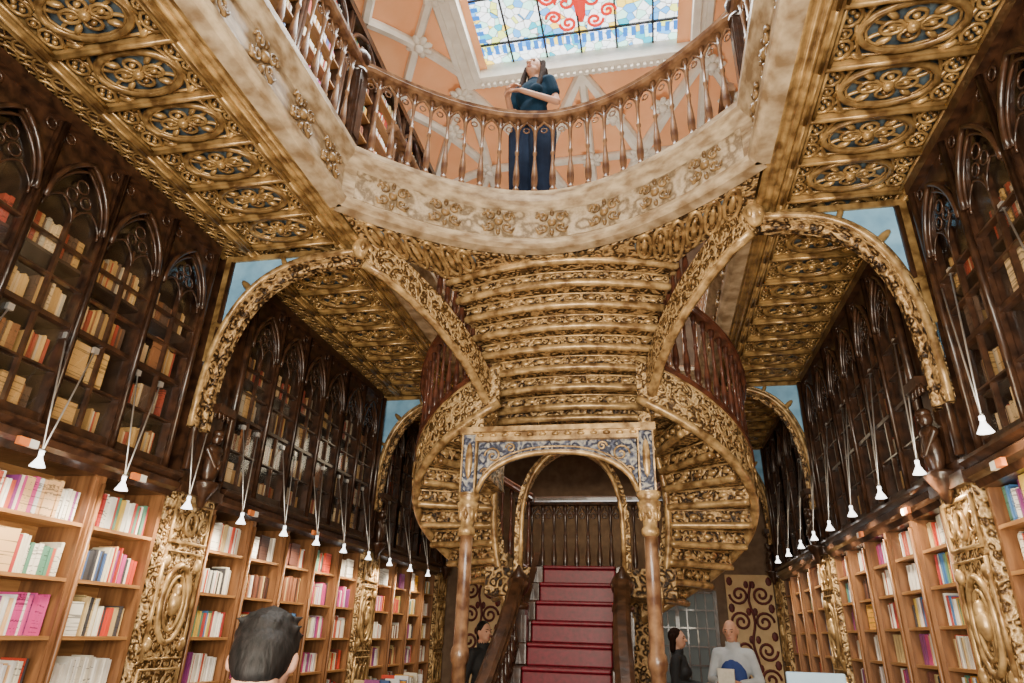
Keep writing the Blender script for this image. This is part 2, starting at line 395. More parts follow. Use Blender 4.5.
def ornament():
    b = MB()
    for sg in (-1, 1):
        b.tube([(sg * .05 + x, -.02, z) for x, z in spiral((sg * .03, .05), .055, 1.2, sg)], .012, 5, up=(0, 1, 0))
        b.tube([(sg * .05 + x, -.02, z) for x, z in spiral((sg * .03, -.05), .055, 1.2, sg, flip=-1)], .012, 5, up=(0, 1, 0))
        b.ell((sg * .1, -.015, .085), (.035, .02, .02), 8, 4, rot=Matrix.Rotation(-sg * .7, 3, 'Y'))
        b.ell((sg * .1, -.015, -.085), (.035, .02, .02), 8, 4, rot=Matrix.Rotation(sg * .7, 3, 'Y'))
    b.ell((0, -.02, 0), (.04, .03, .04), 8, 5); b.ell((0, -.015, .1), (.02, .02, .035), 8, 4); b.ell((0, -.015, -.1), (.02, .02, .035), 8, 4)
    return b
ORN = M("ornament_wood", (.36, .22, .09), (.11, .06, .022), rough=.36, scale=15, bump=.2)
od = meshdata("carved_ornament", ornament(), [ORN])
for u in (-1.25, -.88, -.46, .0, .46, .88, 1.25):
    dy = (Yf(u + .01) - Yf(u - .01)) / .02
    place("carved_ornament", od, bridge, (u, Yf(u) - 4.4 - .035, .26), rot=math.atan(dy))
b = MB()
b.slab([[(CX + 1.5 * i / 20, Yf(1.5 * i / 20) + .08), (CX + 1.5 * i / 20, Yb(1.5 * i / 20) - .02)] for i in range(-20, 21)], ZG - .005, ZG + .015, 2)
for sg in (-1, 1):
    for k in range(6):
        u = 1.42 - k * .13; yc = (Yf(u) + Yb(u)) / 2; ry = (Yb(u) - Yf(u)) / 2 - .08
        b.tube([(CX + sg * u + .055 * cos(a), yc + ry * sin(a), ZG - .012) for a in [2 * pi * q / 16 for q in range(16)]], .018, 5, closed=True, m=0)
        b.ell((CX + sg * u, yc, ZG - .012), (.026, ry * .65, .024), 8, 4, m=0)
        b.ell((CX + sg * (u - .065), yc, ZG - .004), (.02, ry * .4, .01), 8, 4, m=1)
mk("soffit_panel", b, [GOLD2, BLUE, GOLD], bridge)
def coffer(W, L):
    """one ceiling compartment; only the near cross rib so that neighbours never coincide"""
    b = MB(); hw_ = W / 2; hl = L / 2
    b.box(-hw_, hw_, -hl + .001, hl - .001, .02, .05, 1)
    b.box(-hw_ + .03, hw_ - .03, -hl - .022, -hl + .022, -.045, .019, 0)
    b.tube([(-hw_, -hl, -.05), (hw_, -hl, -.05)], .018, 6)
    for q in (-1, 1): b.tube([(-hw_, q * (hl - .04), -.012), (hw_, q * (hl - .04), -.012)], .01, 5)
    for sg in (-1, 1):
        b.box(sg * hw_ - .03, sg * hw_ + .03, -hl + .0005, hl - .0005, -.07, .018, 0)
        b.tube([(sg * (hw_ - .05), -hl, -.05), (sg * (hw_ - .05), hl, -.05)], .012, 5)
        b.tube([(sg * hw_, -hl, -.07), (sg * hw_, hl, -.07)], .014, 5)
    def ring(cx_, cy_, rx, ry, r, n=18): b.tube([(cx_ + rx * cos(2 * pi * i / n), cy_ + ry * sin(2 * pi * i / n), -.015) for i in range(n)], r, 5, closed=True)
    ring(0, 0, W * .31, hl - .05, .024); ring(0, 0, W * .27, hl * .66, .009)
    # quatrefoil rosette
    for (x, y, rx, ry) in ((.1, 0, .06, .042), (-.1, 0, .06, .042), (0, .06, .05, .04), (0, -.06, .05, .04)):
        ring(x, y, rx, ry, .012, 12); b.ell((x, y, -.012), (rx * .45, ry * .45, .022), 8, 4)
    for k in range(4):
        a = pi / 2 * k + pi / 4
        b.ell((W * .2 * cos(a), hl * .56 * sin(a), -.012), (.05, .02, .026), 8, 4, rot=rz_(math.atan2(hl * .56 * sin(a), W * .2 * cos(a))))
    for sg in (-1, 1):
        b.tube([(W * .36 * cos(t), sg * (hl - (hl * .98) * sin(t)), -.01) for t in [pi * i / 10 for i in range(11)]], .012, 5)
        for q in (-1, 1):
            ring(sg * W * .385, q * hl * .52, W * .065, W * .075, .012, 10)
            for k in range(4): b.ell((sg * W * .385 + .028 * cos(k * pi / 2), q * hl * .52 + .028 * sin(k * pi / 2), -.01), (.018, .018, .02), 6, 4)
            b.tube([(sg * (W * .22 + .05 * t), q * (hl * .9 - .06 * t * t), -.012) for t in (0, .5, 1, 1.5, 2)], .013, 5)
            b.ell((sg * W * .27, q * hl * .82, -.01), (.05, .022, .025), 8, 4, rot=rz_(-sg * q * .5))
        ring(sg * W * .395, 0, .035, .03, .01, 8); b.ell((sg * W * .395, 0, -.012), (.018, .018, .024), 6, 4)
    b.ell((0, 0, -.03), (.035, .035, .03), 8, 4)
    return b
def rz_(a): return Matrix.Rotation(a, 3, 'Z')
def lattice(W, L):
    b = MB(); b.box(-W / 2 + .001, W / 2 - .001, -L / 2 + .0005, L / 2 - .0005, 0, .04, 1)
    for q in (-1, 1): b.box(q * (W / 2 - .012) - .012, q * (W / 2 - .012) + .012, -L / 2 + .0005, L / 2 - .0005, -.05, -.001)
    for i in range(2):
        for j in range(3):
            cx_ = -W / 4 + i * W / 2; cy_ = -L / 3 + j * L / 3; r = min(W / 4, L / 6) * .92
            b.tube([(cx_ + r * cos(2 * pi * q / 10), cy_ + r * sin(2 * pi * q / 10), -.012) for q in range(10)], .011, 5, closed=True)
            b.tube([(cx_ - r, cy_ - r, -.01), (cx_ + r, cy_ + r, -.01)], .008, 4); b.tube([(cx_ - r, cy_ + r, -.01), (cx_ + r, cy_ - r, -.01)], .008, 4)
    return b
PL = .42
cof = meshdata("coffer_panel", coffer(.86, PL), [COFG, BLUE])
lat = meshdata("lattice_panel", lattice(.28, PL), [COFG, DARKB])
for s, X, sg in SIDES:
    E = CX + sg * HW
    g = T("side_gallery", (E, 5, ZG), parent=GAL)
    b = MB(); b.box(E + sg * .02, X + sg * .38, -1.2, 11.6, ZG + .115, ZF)
    mk("gallery_slab", b, DARKB, g)
    b = MB()
    for d, r, z in ((.05, .03, .03), (.11, .022, .03), (.155, .018, .02)): b.tube([(E + sg * d, -1.2, ZG + z), (E + sg * d, 11.6, ZG + z)], r, 8)
    b.box(E + sg * .02, E + sg * .168, -1.2, 11.6, ZG + .02, ZG + .1)
    mk("edge_moulding", b, COFG, g)
    xp = E + sg * (.2 + .43); xl = E + sg * (.2 + .86 + .175)
    for j in range(25):
        y = 1.15 + j * PL
        place("coffer_panel", cof, g, (xp - E, y - 5, .06))
        place("lattice_panel", lat, g, (xl - E, y - 5, .05))
    b = MB()
    pth = [(E, y, ZG) for y in (-1.2, 1, 3, 3.82)]
    if s == 'R': pth = pth[::-1]
    b.sweep(pth, FPROF, keep=True)
    pth = [(E, 4.36, ZG), (E, 6, ZG), (E, 9, ZG)]
    if s == 'R': pth = pth[::-1]
    b.sweep(pth, FPROF, keep=True)
    mk("fascia", b, CREAM2, g)
    for y in (1.6, 2.1, 2.6, 3.1, 3.55, 5.2, 5.8, 6.4, 7.0, 7.6): place("carved_ornament", od, g, (-sg * .035, y - 5, .26), rot=-sg * pi / 2)
g = T("back_gallery", (CX, 9, ZG), parent=GAL)
b = MB(); b.box(CX - HW, CX + HW, 9.05, 11.6, ZG + .05, ZF); mk("gallery_slab", b, GOLD, g)
b = MB(); b.sweep([(CX - HW, 9, ZG), (CX, 9, ZG), (CX + HW, 9, ZG)], FPROF, keep=True); mk("fascia", b, CREAM2, g)
b = MB()
for i in range(8):
    b.box(CX - HW, CX + HW, 9.1 + i * .33, 9.14 + i * .33, ZG, ZG + .049)
    b.box(CX - HW + i * .44, CX - HW + i * .44 + .04, 9.11, 11.5, ZG + .005, ZG + .048)
mk("beam_grid", b, GOLD2, g)
def balprof(h):
    return [(r, z * h) for r, z in ((.03, 0), (.03, .06), (.018, .08), (.028, .12), (.032, .2), (.026, .3), (.016, .42), (.013, .5), (.02, .52), (.02, .55), (.013, .57), (.014, .7), (.02, .82), (.026, .86), (.016, .88), (.026, .93), (.026, 1.0))]
b = MB(); b.lathe(balprof(.74), n=8); BALD = meshdata("baluster", b, [BROWN])
b = MB(); b.lathe(balprof(.74), n=8); BALR = meshdata("baluster", b, [REDW])
b = MB(); b.lathe(balprof(.74), n=8); BALK = meshdata("baluster", b, [DARK])
def resample(path, sp):
    P = [Vector(p) for p in path]; out = []; acc = sp / 2
    for p, q in zip(P, P[1:]):
        L = (q - p).length
        while acc <= L: out.append((p + (q - p) * acc / L, (q - p).normalized())); acc += sp
        acc -= L
    return out
RAILP = [(-.05, -.05), (.05, -.05), (.065, -.02), (.05, .0), (.055, .03), (.03, .05), (-.03, .05), (-.055, .03), (-.05, 0), (-.065, -.02)]
def balustrade(par, path, h, sp, rmat, bdata, tracery=True, base=True, z0=0):
    po = ORG[par.name]
    b = MB(); b.sweep([(p[0], p[1], p[2] + h) for p in path], RAILP, keep=True); mk("handrail", b, rmat, par)
    if base:
        b = MB(); b.sweep([(p[0], p[1], p[2] + .03) for p in path], [(-.05, -.03), (.05, -.03), (.05, .02), (.03, .04), (-.03, .04), (-.05, .02)], keep=True); mk("base_rail", b, rmat, par)
    rs = resample(path, sp)
    for p, t in rs:
        o = place("baluster", bdata, par, p - po + Vector((0, 0, .05)))
        o.scale = (1, 1, (h - .09) / .74)
    if tracery:
        b = MB()
        for (p, t), (q, t2) in zip(rs, rs[1:]):
            L = (q - p).length
            if L > sp * 1.6: continue
            pts = []
            for i in range(7):
                a = i / 6; w = 1 - abs(2 * a - 1)
                pts.append(p.lerp(q, a) + Vector((0, 0, h - .2 + .12 * math.sqrt(max(w, 0)) if w < 1 else h - .065)))
            d = (q - p).normalized(); nrm = d.cross(Vector((0, 0, 1)))
            b.tube(pts, .013, 5, up=nrm)
            c = p.lerp(q, .5) + Vector((0, 0, h - .17))
            b.tube([c + d * .028 * cos(x) + Vector((0, 0, .028 * sin(x))) for x in [2 * pi * i / 8 for i in range(8)]], .008, 4, up=nrm, closed=True)
        mk("rail_tracery", b, rmat, par)
def newel(par, x, y, z, h=1.1, mt=BROWN):
    b = MB(); b.box(x - .07, x + .07, y - .07, y + .07, z, z + h * .85)
    b.lathe([(.09, 0), (.09, .04), (.05, .06), (.04, .1), (.08, .14), (.1, .2), (.07, .26), (.03, .3), (.01, .34)], (x, y, z + h * .85), 12)
    for q in (-1, 1): b.box(x - .045, x + .045, y + q * .07 - .01, y + q * .07 + .01, z + .12, z + h * .75); b.box(x + q * .07 - .01, x + q * .07 + .01, y - .045, y + .045, z + .12, z + h * .75)
    mk("newel_post", b, mt, par, (x, y, z))
bal = T("balustrade", (CX, 4.4, ZF), "curved brown wooden balustrade with turned balusters around the gallery opening", "balustrade")
pth = [(x, y, ZF) for x, y in fp if y > .8]
balustrade(bal, pth, .95, .165, BROWN, BALD)
newel(bal, CX - HW, 3.8, ZF, mt=DARK, h=.95); newel(bal, CX + HW, 3.8, ZF, mt=DARK, h=.95)
bal2 = T("balustrade", (CX, 8, ZF), "brown wooden balustrade around the stairwell opening", "balustrade")
balustrade(bal2, [(CX - HW, 4.6, ZF), (CX - HW, 9, ZF), (CX + HW, 9, ZF), (CX + HW, 4.6, ZF)], .95, .2, BROWN, BALD, tracery=False)
# ------------------------------------------------------------------ transverse arches
for Y0 in (4.45, 8.2, 11.3):
    for s, X, sg in SIDES:
        E = CX + sg * HW; xa = E + sg * .04; rx = abs(X - sg * .06 - xa); rz = 1.5; zs = 2.93
        g = T("gallery_arch", (X, Y0, zs), "gilded carved arch bracket carrying the gallery beside the cabinets", "arch", group="gallery arches")
        def P(t, off=0):
            c = max(cos(t), 0) ** .68; q = max(sin(t), 0) ** .68
            return (xa + sg * (rx + off) * c, Y0, zs + (rz + off) * q)
        pts = [P(pi / 2 * i / 24) for i in range(25)]
        b = MB(); b.sweep(pts, [(-.035, -.1), (.035, -.1), (.035, .1), (-.035, .1)], up=(0, 1, 0), m=0)
        for yy in (-.1, .1): b.tube([(p[0], p[1] + yy, p[2]) for p in pts], .028, 6, up=(0, 1, 0), m=1)
        b.tube([(p[0], p[1], p[2]) for p in [P(pi / 2 * i / 24, -.035) for i in range(25)]], .03, 6, up=(0, 1, 0), m=0)
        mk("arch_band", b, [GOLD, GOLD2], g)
        b = MB(); out = [P(pi / 2 * i / 16, .03) for i in range(1, 15)]
        poly = [(p[0], p[2]) for p in out] + [(out[-1][0], ZG + .0), (X, ZG + .0), (X, out[0][2])]
        poly = [(p[0] if abs(p[0] - xa) < abs(X - xa) else X, min(p[1], ZG)) for p in poly]
        b.poly([(p[0], Y0 - .05, p[1]) for p in poly], [(p[0], Y0 + .05, p[1]) for p in poly])
        mk("spandrel_panel", b, SKY, g)
        b = MB()
        b.tube([(p[0], Y0 - .06, p[2]) for p in [P(pi / 2 * i / 24, .05) for i in range(3, 22)]], .014, 5, up=(0, 1, 0))
        b.box(X - sg * .05, X, Y0 - .07, Y0 - .04, 3.5, ZG); b.box(X - sg * .9, X, Y0 - .071, Y0 - .041, ZG - .05, ZG - .001)
        for a_, l_ in ((.8, .09), (.45, .07), (1.15, .07)):
            c_ = P(a_, .08); b.ell((c_[0], Y0 - .06, c_[2]), (l_ * .35, .02, l_), 8, 5, rot=Matrix.Rotation(sg * (pi / 2 - a_), 3, 'Y'))
        mk("spandrel_tracery", b, COFG, g)
        b = MB()
        b.lathe([(.01, -.1), (.05, -.08), (.08, -.03), (.09, .02), (.06, .07), (.08, .1)], (E + sg * .0, Y0 - .1, ZG - .05), 12)
        for k in range(6): b.ell((E + .07 * cos(k * pi / 3), Y0 - .1 + .07 * sin(k * pi / 3), ZG - .06), (.03, .03, .045), 6, 4)
        mk("pendant_boss", b, GOLD2, g)
# ------------------------------------------------------------------ wall furniture
def gothic(y0, y1, zs, za, n=8, x=0):
    A = math.radians(62); h = (y1 - y0) / 2; L = []
    for i in range(n + 1):
        a = A * i / n; L.append((x, y0 + h * (1 - cos(a)) / (1 - cos(A)), zs + (za - zs) * sin(a) / sin(A)))
    return L + [(x, y0 + y1 - p[1], p[2]) for p in reversed(L[:-1])]
SHELF = {-1: (.1, .42, .75, 1.08, 1.41, 1.74, 2.07), 1: (.1, .35, .61, .87, 1.13, 1.39, 1.65, 1.91, 2.16)}
cache = {}
def bookcase_parts(sg, w):
    k = ('bc', sg, round(w, 3))
    if k in cache: return cache[k]
    f = lambda a, b_: (sg * a, sg * b_)
    body = MB(); body.box(*f(.33, .36), 0, w, 0, 2.38, 1)
    for y in (0, w - .035): body.box(*f(.0, .33), y, y + .035, 0, 2.38)
    body.box(*f(.0, .33), .035, w - .035, 0, .1)
    post = MB()
    post.box(*f(-.03, 0), -.025, .025, 0, 2.38)
    post.tube([(sg * -.04, 0, .05), (sg * -.04, 0, 2.33)], .015, 6)
    sh = MB(); sh.box(*f(.0, .33), .035, w - .035, -.022, 0)
    co = MB()
    co.sweep([(0, 0, 2.38), (0, w, 2.38)] if sg < 0 else [(0, w, 2.38), (0, 0, 2.38)], [(-.33, 0), (.03, 0), (.05, .04), (.09, .06), (.1, .1), (.07, .12), (.11, .15), (.11, .17), (-.33, .17)], keep=True)
    cache[k] = [meshdata(n, m_, mt) for n, m_, mt in (("bookcase_body", body, [POSTW, HONEY]), ("carved_post", post, [POSTW]), ("shelf", sh, [HONEY]), ("cornice", co, [DARK]))]
    return cache[k]
def cabinet_parts(sg, w):
    k = ('cab', sg, round(w, 3))
    if k in cache: return cache[k]
    f = lambda a, b_: (sg * a, sg * b_)
    z0 = 2.56; z1 = 4.5
    fr = MB()
    for y in (0, w):
        fr.tube([(sg * -.03, y, z0), (sg * -.03, y, z1)], .022, 8, m=0)
        fr.box(*f(-.02, .05), y - (0 if y == 0 else .03), y + (.03 if y == 0 else 0), z0, z1)
    for (za, zs, r, x) in ((4.3, 3.88, .018, -.035), (4.24, 3.88, .011, -.02)):
        ins = .035 if r == .018 else .055
        fr.tube(gothic(ins, w - ins, zs, za, x=sg * x), r, 6, up=(1, 0, 0))
    ar = gothic(.035, w - .035, 3.88, 4.3, x=0); h = len(ar) // 2
    p1 = [(p[1], p[2]) for p in ar[:h + 1]] + [(w / 2, z1), (.035, z1)]
    p2 = [(p[1], p[2]) for p in ar[h:]] + [(w - .035, z1), (w / 2, z1)]
    for pp in (p1, p2): fr.poly([(sg * -.0, a, c) for a, c in pp], [(sg * .03, a, c) for a, c in pp])
    for yc in (w * .14, w * .86):
        fr.tube([(sg * -.01, yc + .035 * cos(a), 4.36 + .035 * sin(a)) for a in [2 * pi * i / 10 for i in range(10)]], .008, 5, up=(1, 0, 0), closed=True)
    for yc, zz, rr in ((w / 2, 4.12, .045), (w / 2 - .055, 4.03, .04), (w / 2 + .055, 4.03, .04)):
        fr.tube([(sg * -.01, yc + rr * cos(a), zz + rr * sin(a)) for a in [2 * pi * i / 12 for i in range(12)]], .007, 5, up=(1, 0, 0), closed=True)
    fr.tube(gothic(.05, w / 2, 3.84, 3.99, x=sg * -.01), .008, 5, up=(1, 0, 0)); fr.tube(gothic(w / 2, w - .05, 3.84, 3.99, x=sg * -.01), .008, 5, up=(1, 0, 0))
    for z, t in ((2.58, .05), (3.2, .03), (3.68, .014), (2.9, .012), (3.45, .012)): fr.box(*f(-.015, .03), .02, w - .02, z, z + t)
    fr.box(*f(-.012, .02), w / 2 - .01, w / 2 + .01, z0, 3.96)
    fr.box(*f(-.06, .0), 0, w, 4.42, 4.5)
    bd_ = MB(); bd_.box(*f(.33, .36), 0, w, z0, z1)
    for z in (2.56, 2.9, 3.22, 3.6): bd_.box(*f(.05, .33), 0, w, z, z + .02)
    bd_.box(*f(.05, .33), 0, .012, z0, z1)
    gl = MB(); gl.box(*f(.012, .016), .03, w - .03, z0, 4.26)
    cache[k] = [meshdata(n, m_, mt) for n, m_, mt in (("cabinet_frame", fr, [DARK]), ("cabinet_body", bd_, [DARKB]), ("glass_pane", gl, [GLASS]))]
    return cache[k]
# books
BOOKS = []
PAL = [[(.85, .83, .78), (.8, .78, .7), (.6, .06, .03), (.06, .06, .07), (.6, .45, .22), (.85, .8, .65)],
       [(.75, .7, .55), (.06, .12, .3), (.8, .78, .74), (.4, .03, .02), (.05, .05, .06), (.78, .38, .05)],
       [(.85, .82, .74), (.1, .25, .18), (.85, .84, .8), (.07, .2, .45), (.6, .42, .08), (.45, .05, .05)],
       [(.06, .03, .025), (.1, .04, .03), (.18, .06, .04), (.6, .46, .22), (.3, .12, .06)],
       [(.6, .06, .26), (.85, .8, .8), (.25, .05, .22), (.3, .07, .24), (.8, .8, .82), (.8, .5, .25)],
       [(.85, .83, .78), (.82, .78, .7), (.75, .7, .58), (.88, .86, .82), (.5, .1, .06)]]
def fill(X, sg, y0, y1, z, hmax, depth=.05, pal=None, dens=.98, front=.06):
    y = y0; cur = R.choice(PAL) if pal is None else pal; run = 0
    while y < y1 - .03:
        if run <= 0:
            run = R.randint(3, 11); hb = min(R.uniform(.17, .24), hmax); th0 = R.uniform(.014, .03); c0 = R.choice(cur)
            if pal is None and R.random() < .35: cur = R.choice(PAL)
            if R.random() > dens: y += R.uniform(.03, .07); run = 0; continue
            if R.random() < front and y < y1 - .2:
                w = R.uniform(.12, .17); hh = min(hb + .02, hmax)
                BOOKS.append((X + sg * depth * .4, y + w / 2, z, .025, w, hh, R.choice(pal or R.choice(PAL)), sg)); y += w + R.uniform(.015, .04); run = 0; continue
        th = th0 * R.uniform(.8, 1.2); h = hb * R.uniform(.92, 1.03)
        if y + th > y1: break
        cc = c0 if R.random() < .35 else R.choice(cur)
        BOOKS.append((X + sg * (depth + R.uniform(0, .02)), y + th / 2, z, R.uniform(.13, .17), th * .96, min(h, hmax), cc, sg))
        y += th; run -= 1
def add_bookcase(s, X, sg, y0, y1, z0=0):
    w = y1 - y0
    t = T("bookcase", (X, y0, 0), "honey-coloured open bookcase packed with books under a dark cornice", "bookcase", group="ground floor bookcases")
    bo, po, sh, co = bookcase_parts(sg, w)
    place("bookcase_body", bo, t); place("carved_post", po, t); place("cornice", co, t)
    S_ = SHELF[sg]
    for z in S_[1:]: place("shelf", sh, t, (0, 0, z))
    for z in S_[2:]:
        if z > .7: fill(X, sg, y0 + .04, y1 - .04, z, .26 if sg < 0 else .215, front=(.6 if (z == 2.07 and (y0 > 4.9 or R.random() < .3)) else .05))
def add_cab(s, X, sg, y0, y1):
    t = T("glazed_cabinet", (X, y0, 2.56), "dark wooden gothic cabinet with pointed arch glazed door", "cabinet", group="gothic glazed cabinets")
    for n, d in zip(("cabinet_frame", "cabinet_body", "glass_pane"), cabinet_parts(sg, y1 - y0)): place(n, d, t, (0, 0, -2.56))
    tan = [(.65, .4, .14), (.5, .29, .1), (.75, .54, .29), (.28, .12, .05), (.5, .42, .3), (.12, .07, .045), (.4, .07, .04)]
    for z, hm in ((2.58, .28), (2.92, .26), (3.24, .3), (3.62, .26)):
        fill(X, sg, y0 + .04, y1 - .04, z, hm, depth=.06, pal=tan, dens=.9, front=R.choice((0, .4, .8)))
def spl(a, b_, n): return [(a + (b_ - a) * i / n, a + (b_ - a) * (i + 1) / n) for i in range(n)]
LOW = [(1.6, 2.65), (2.65, 3.7), (3.7, 4.35)] + spl(4.92, 8.0, 5) + spl(8.54, 11.1, 4)
UPP = spl(1.52, 4.22, 5) + spl(4.92, 7.98, 6) + spl(8.54, 11.08, 5)
for s, X, sg in SIDES:
    for a, c in LOW: add_bookcase(s, X, sg, a, c)
    for a, c in UPP: add_cab(s, X, sg, a, c)
    for k, y in enumerate((2.95, 3.85, 5.3, 6.5)):
        b = MB(); b.box(X - sg * .09, X - sg * .115, y, y + .07, 2.4, 2.445); b.box(X - sg * .09, X - sg * .115, y + .07, y + .13, 2.4, 2.445, 1)
        mk("shelf_label", b, [ORANGE, LABELW], None, (X - sg * .1, y, 2.4), label="small orange and white section label on the bookcase cornice", cat="label", group="orange shelf labels")
# pilasters
def pilaster_mesh(sg, w):
    f = lambda a, b_: (sg * a, sg * b_)
    A = MB(); A.box(*f(-.05, .35), 0, w, 0, 2.42)
    Bm = MB()
    x = sg * -.06
    for (a, c, z0, z1) in ((.04, w - .04, .1, .55), (.04, w - .04, .62, 1.2), (.04, w - .04, 1.27, 2.0), (.04, w - .04, 2.07, 2.36)):
        Bm.tube([(x, a, z0), (x, c, z0), (x, c, z1), (x, a, z1)], .016, 6, up=(1, 0, 0), closed=True)
    def ring(y, z, ry, rz, r=.016, n=16): Bm.tube([(x, y + ry * cos(2 * pi * i / n), z + rz * sin(2 * pi * i / n)) for i in range(n)], r, 6, up=(1, 0, 0), closed=True)
    ring(w / 2, 1.64, w * .3, .27, .022); ring(w / 2, 1.64, w * .2, .19, .014)
    ring(w / 2, 2.21, w * .12, .08); ring(w * .2, 2.21, .05, .06, .01); ring(w * .8, 2.21, .05, .06, .01)
    Bm.ell((x, w / 2, 1.64), (.05, w * .1, .09)); Bm.ell((x, w / 2, 1.72), (.05, .03, .06))
    for yy in (w * .13, w * .87):
        for zz in (1.36, 1.92): Bm.ell((x, yy, zz), (.03, .04, .05))
    n = 3
    for i in range(n):
        a = .06 + i * (w - .12) / n; c = a + (w - .12) / n
        Bm.tube(gothic(a, c, .95, 1.12, x=x), .014, 5, up=(1, 0, 0)); Bm.tube([(x, a, .65), (x, a, .95)], .014, 5, up=(1, 0, 0)); Bm.tube([(x, c, .65), (x, c, .95)], .014, 5, up=(1, 0, 0))
        Bm.tube(gothic(a, c, .32, .48, x=x), .014, 5, up=(1, 0, 0))
    for i in range(4):
        for j in range(2): ring(.1 + i * (w - .2) / 3, .7 + j * .1, .035, .035, .01, 10)
    C = MB(); C.box(*f(-.1, .3), -.02, w + .02, 2.42, 2.5); C.box(*f(-.07, .3), .0, w, 2.5, 2.58)
    C.box(*f(-.02, .33), .02, w - .02, 2.58, 4.5)
    C.tube([(x, .03, 2.6), (x, .03, 4.45)], .03, 8); C.tube([(x, w - .03, 2.6), (x, w - .03, 4.45)], .03, 8)
    D = MB(); q = sg * -.12; y = w / 2
    D.box(*f(-.07, -.021), y - .1, y + .1, 2.585, 3.14)
    D.ell((q, y, 2.9), (.045, .042, .06), 12, 8); D.ell((q, y, 2.68), (.06, .085, .17), 12, 8); D.ell((q, y, 2.8), (.055, .1, .05), 10, 6); D.ell((q * 1.05, y, 2.94), (.05, .048, .035)); D.ell((q + sg * -.045, y, 2.9), (.012, .01, .016))
    D.cap((q, y - .09, 2.79), (q + sg * -.05, y - .02, 2.66), .026, .02, 8); D.cap((q, y + .09, 2.79), (q + sg * -.05, y + .02, 2.66), .026, .02, 8)
    D.lathe([(.02, -.1), (.05, -.02), (.09, .04), (.11, .08), (.11, .1)], (sg * -.1, y, 2.44), 10)
    for k in range(3): D.tube([(sg * -.14, y - .09 + .06 * k + .03 * cos(a), 3.05 + .07 * sin(a)) for a in [pi * i / 6 for i in range(7)]], .012, 5, up=(1, 0, 0))
    D.box(*f(-.17, -.021), y - .11, y + .11, 3.1, 3.17)
    return [meshdata(n_, m_, mt) for n_, m_, mt in (("pilaster_body", A, [GOLDL]), ("gilded_relief", Bm, [GOLD2]), ("capital", C, [DARK]), ("carved_bust", D, [DARK]))]
for s, X, sg in SIDES:
    pm = pilaster_mesh(sg, .5)
    for y in (4.38, 8.02, 11.12):
        t = T("pilaster", (X, y, 0), "gilded carved pilaster with oval medallion and a dark bust above", "pilaster", group="gilded pilasters")
        for n, d in zip(("pilaster_body", "gilded_relief", "capital", "carved_bust"), pm): place(n, d, t)
# upper-floor bookcases
for s, X, sg in SIDES:
    for (a, c) in spl(2.6, 10.6, 8):
        t = T("upper_bookcase", (X, a, ZF), "tall dark-framed bookcase full of books on the gallery", "bookcase", group="gallery bookcases")
        b = MB(); b.box(X + sg * .33, X + sg * .36, a, c, ZF, 9.15)
        for q in (a, c - .06): b.box(X, X + sg * .33, q, q + .05, ZF, 9.15); b.tube([(X - sg * .02, q + .03, ZF), (X - sg * .02, q + .03, 9.1)], .03, 6)
        b.box(X - sg * .06, X + sg * .33, a, c, 9.1, 9.22)
        b.tube(gothic(a + .05, c - .05, 8.6, 9.1, x=X - sg * .02), .035, 6, up=(1, 0, 0))
        mk("bookcase_body", b, DARK, t)
        b = MB()
        for i in range(11): b.box(X, X + sg * .33, a + .05, c - .06, ZF + .1 + i * .36, ZF + .125 + i * .36)
        mk("shelf", b, HONEY, t)
        if 3.4 < a < 9.5:
            for i in range(4, 11): fill(X, sg, a + .07, c - .08, ZF + .126 + i * .36, .27)
def table(x0, x1, y0, y1, h, label):
    t = T("display_table", ((x0 + x1) / 2, (y0 + y1) / 2, 0), label, "table")
    b = MB(); b.box(x0, x1, y0, y1, h - .05, h); o = mk("table_top", b, POSTW, t); bev(o)
    b = MB(); b.box(x0 + .05, x1 - .05, y0 + .05, y1 - .05, .12, h - .05); b.box(x0 + .08, x1 - .08, y0 + .08, y1 - .08, 0, .12); o = mk("table_base", b, POSTW, t); bev(o)
table(-2.95, -2.25, 6.4, 7.9, .92, "low wooden display table with upright books on it")
y = 6.5
while y < 7.8:
    BOOKS.append((-2.5 - R.uniform(0, .2), y, .92, .15, R.uniform(.02, .04), R.uniform(.12, .17), R.choice(R.choice(PAL)), -1)); y += R.uniform(.03, .07)
table(.65, 1.35, 4.7, 5.5, .95, "wooden sales counter with a pale blue screen on top")
t = T("monitor", (1.0, 5.0, .95), "pale blue flat screen standing on the counter", "monitor")
b = MB(); b.box(.82, 1.18, 4.98, 5.01, 1.06, 1.34); o = mk("screen_housing", b, PALE, t); bev(o, .01)
b = MB(); b.box(.97, 1.03, 4.99, 5.02, .96, 1.06); b.box(.88, 1.12, 4.92, 5.08, .95, .965); mk("monitor_stand", b, METAL, t)
# build the books
unit = MB()
def bookgeo(mb, m0, m1, fn):
    for (x0, x1, y0, y1, z0, z1, mm) in ((0, 1, -.5, -.42, 0, 1, m0), (0, 1, .42, .5, 0, 1, m0), (0, .06, -.42, .42, 0, 1, m0), (.06, .96, -.42, .42, .02, .97, m1)):
        t = MB(); t.box(x0, x1, y0, y1, z0, z1); mb.add([fn(v) for v in t.v], t.f, mm)
bookgeo(unit, 0, 1, lambda v: v)
BD = meshdata("book", unit, [COVER, PAGE])
vis = []
for q in BOOKS:
    p = proj((q[0], q[1], q[2] + q[5] / 2))
    if p and -15 < p[0] < 1040 and -15 < p[1] < 700: vis.append((q[4] * q[5] / p[2] ** 2, q))
vis.sort(key=lambda a: -a[0])
def cname(c):
    r, g, b_ = c
    if min(c) > .6: return "white"
    if max(c) < .2: return "black"
    if r > .6 and g > .4: return "tan"
    if r > .45: return "red"
    if b_ > r and b_ >= g: return "blue"
    if g > r: return "green"
    return "brown"
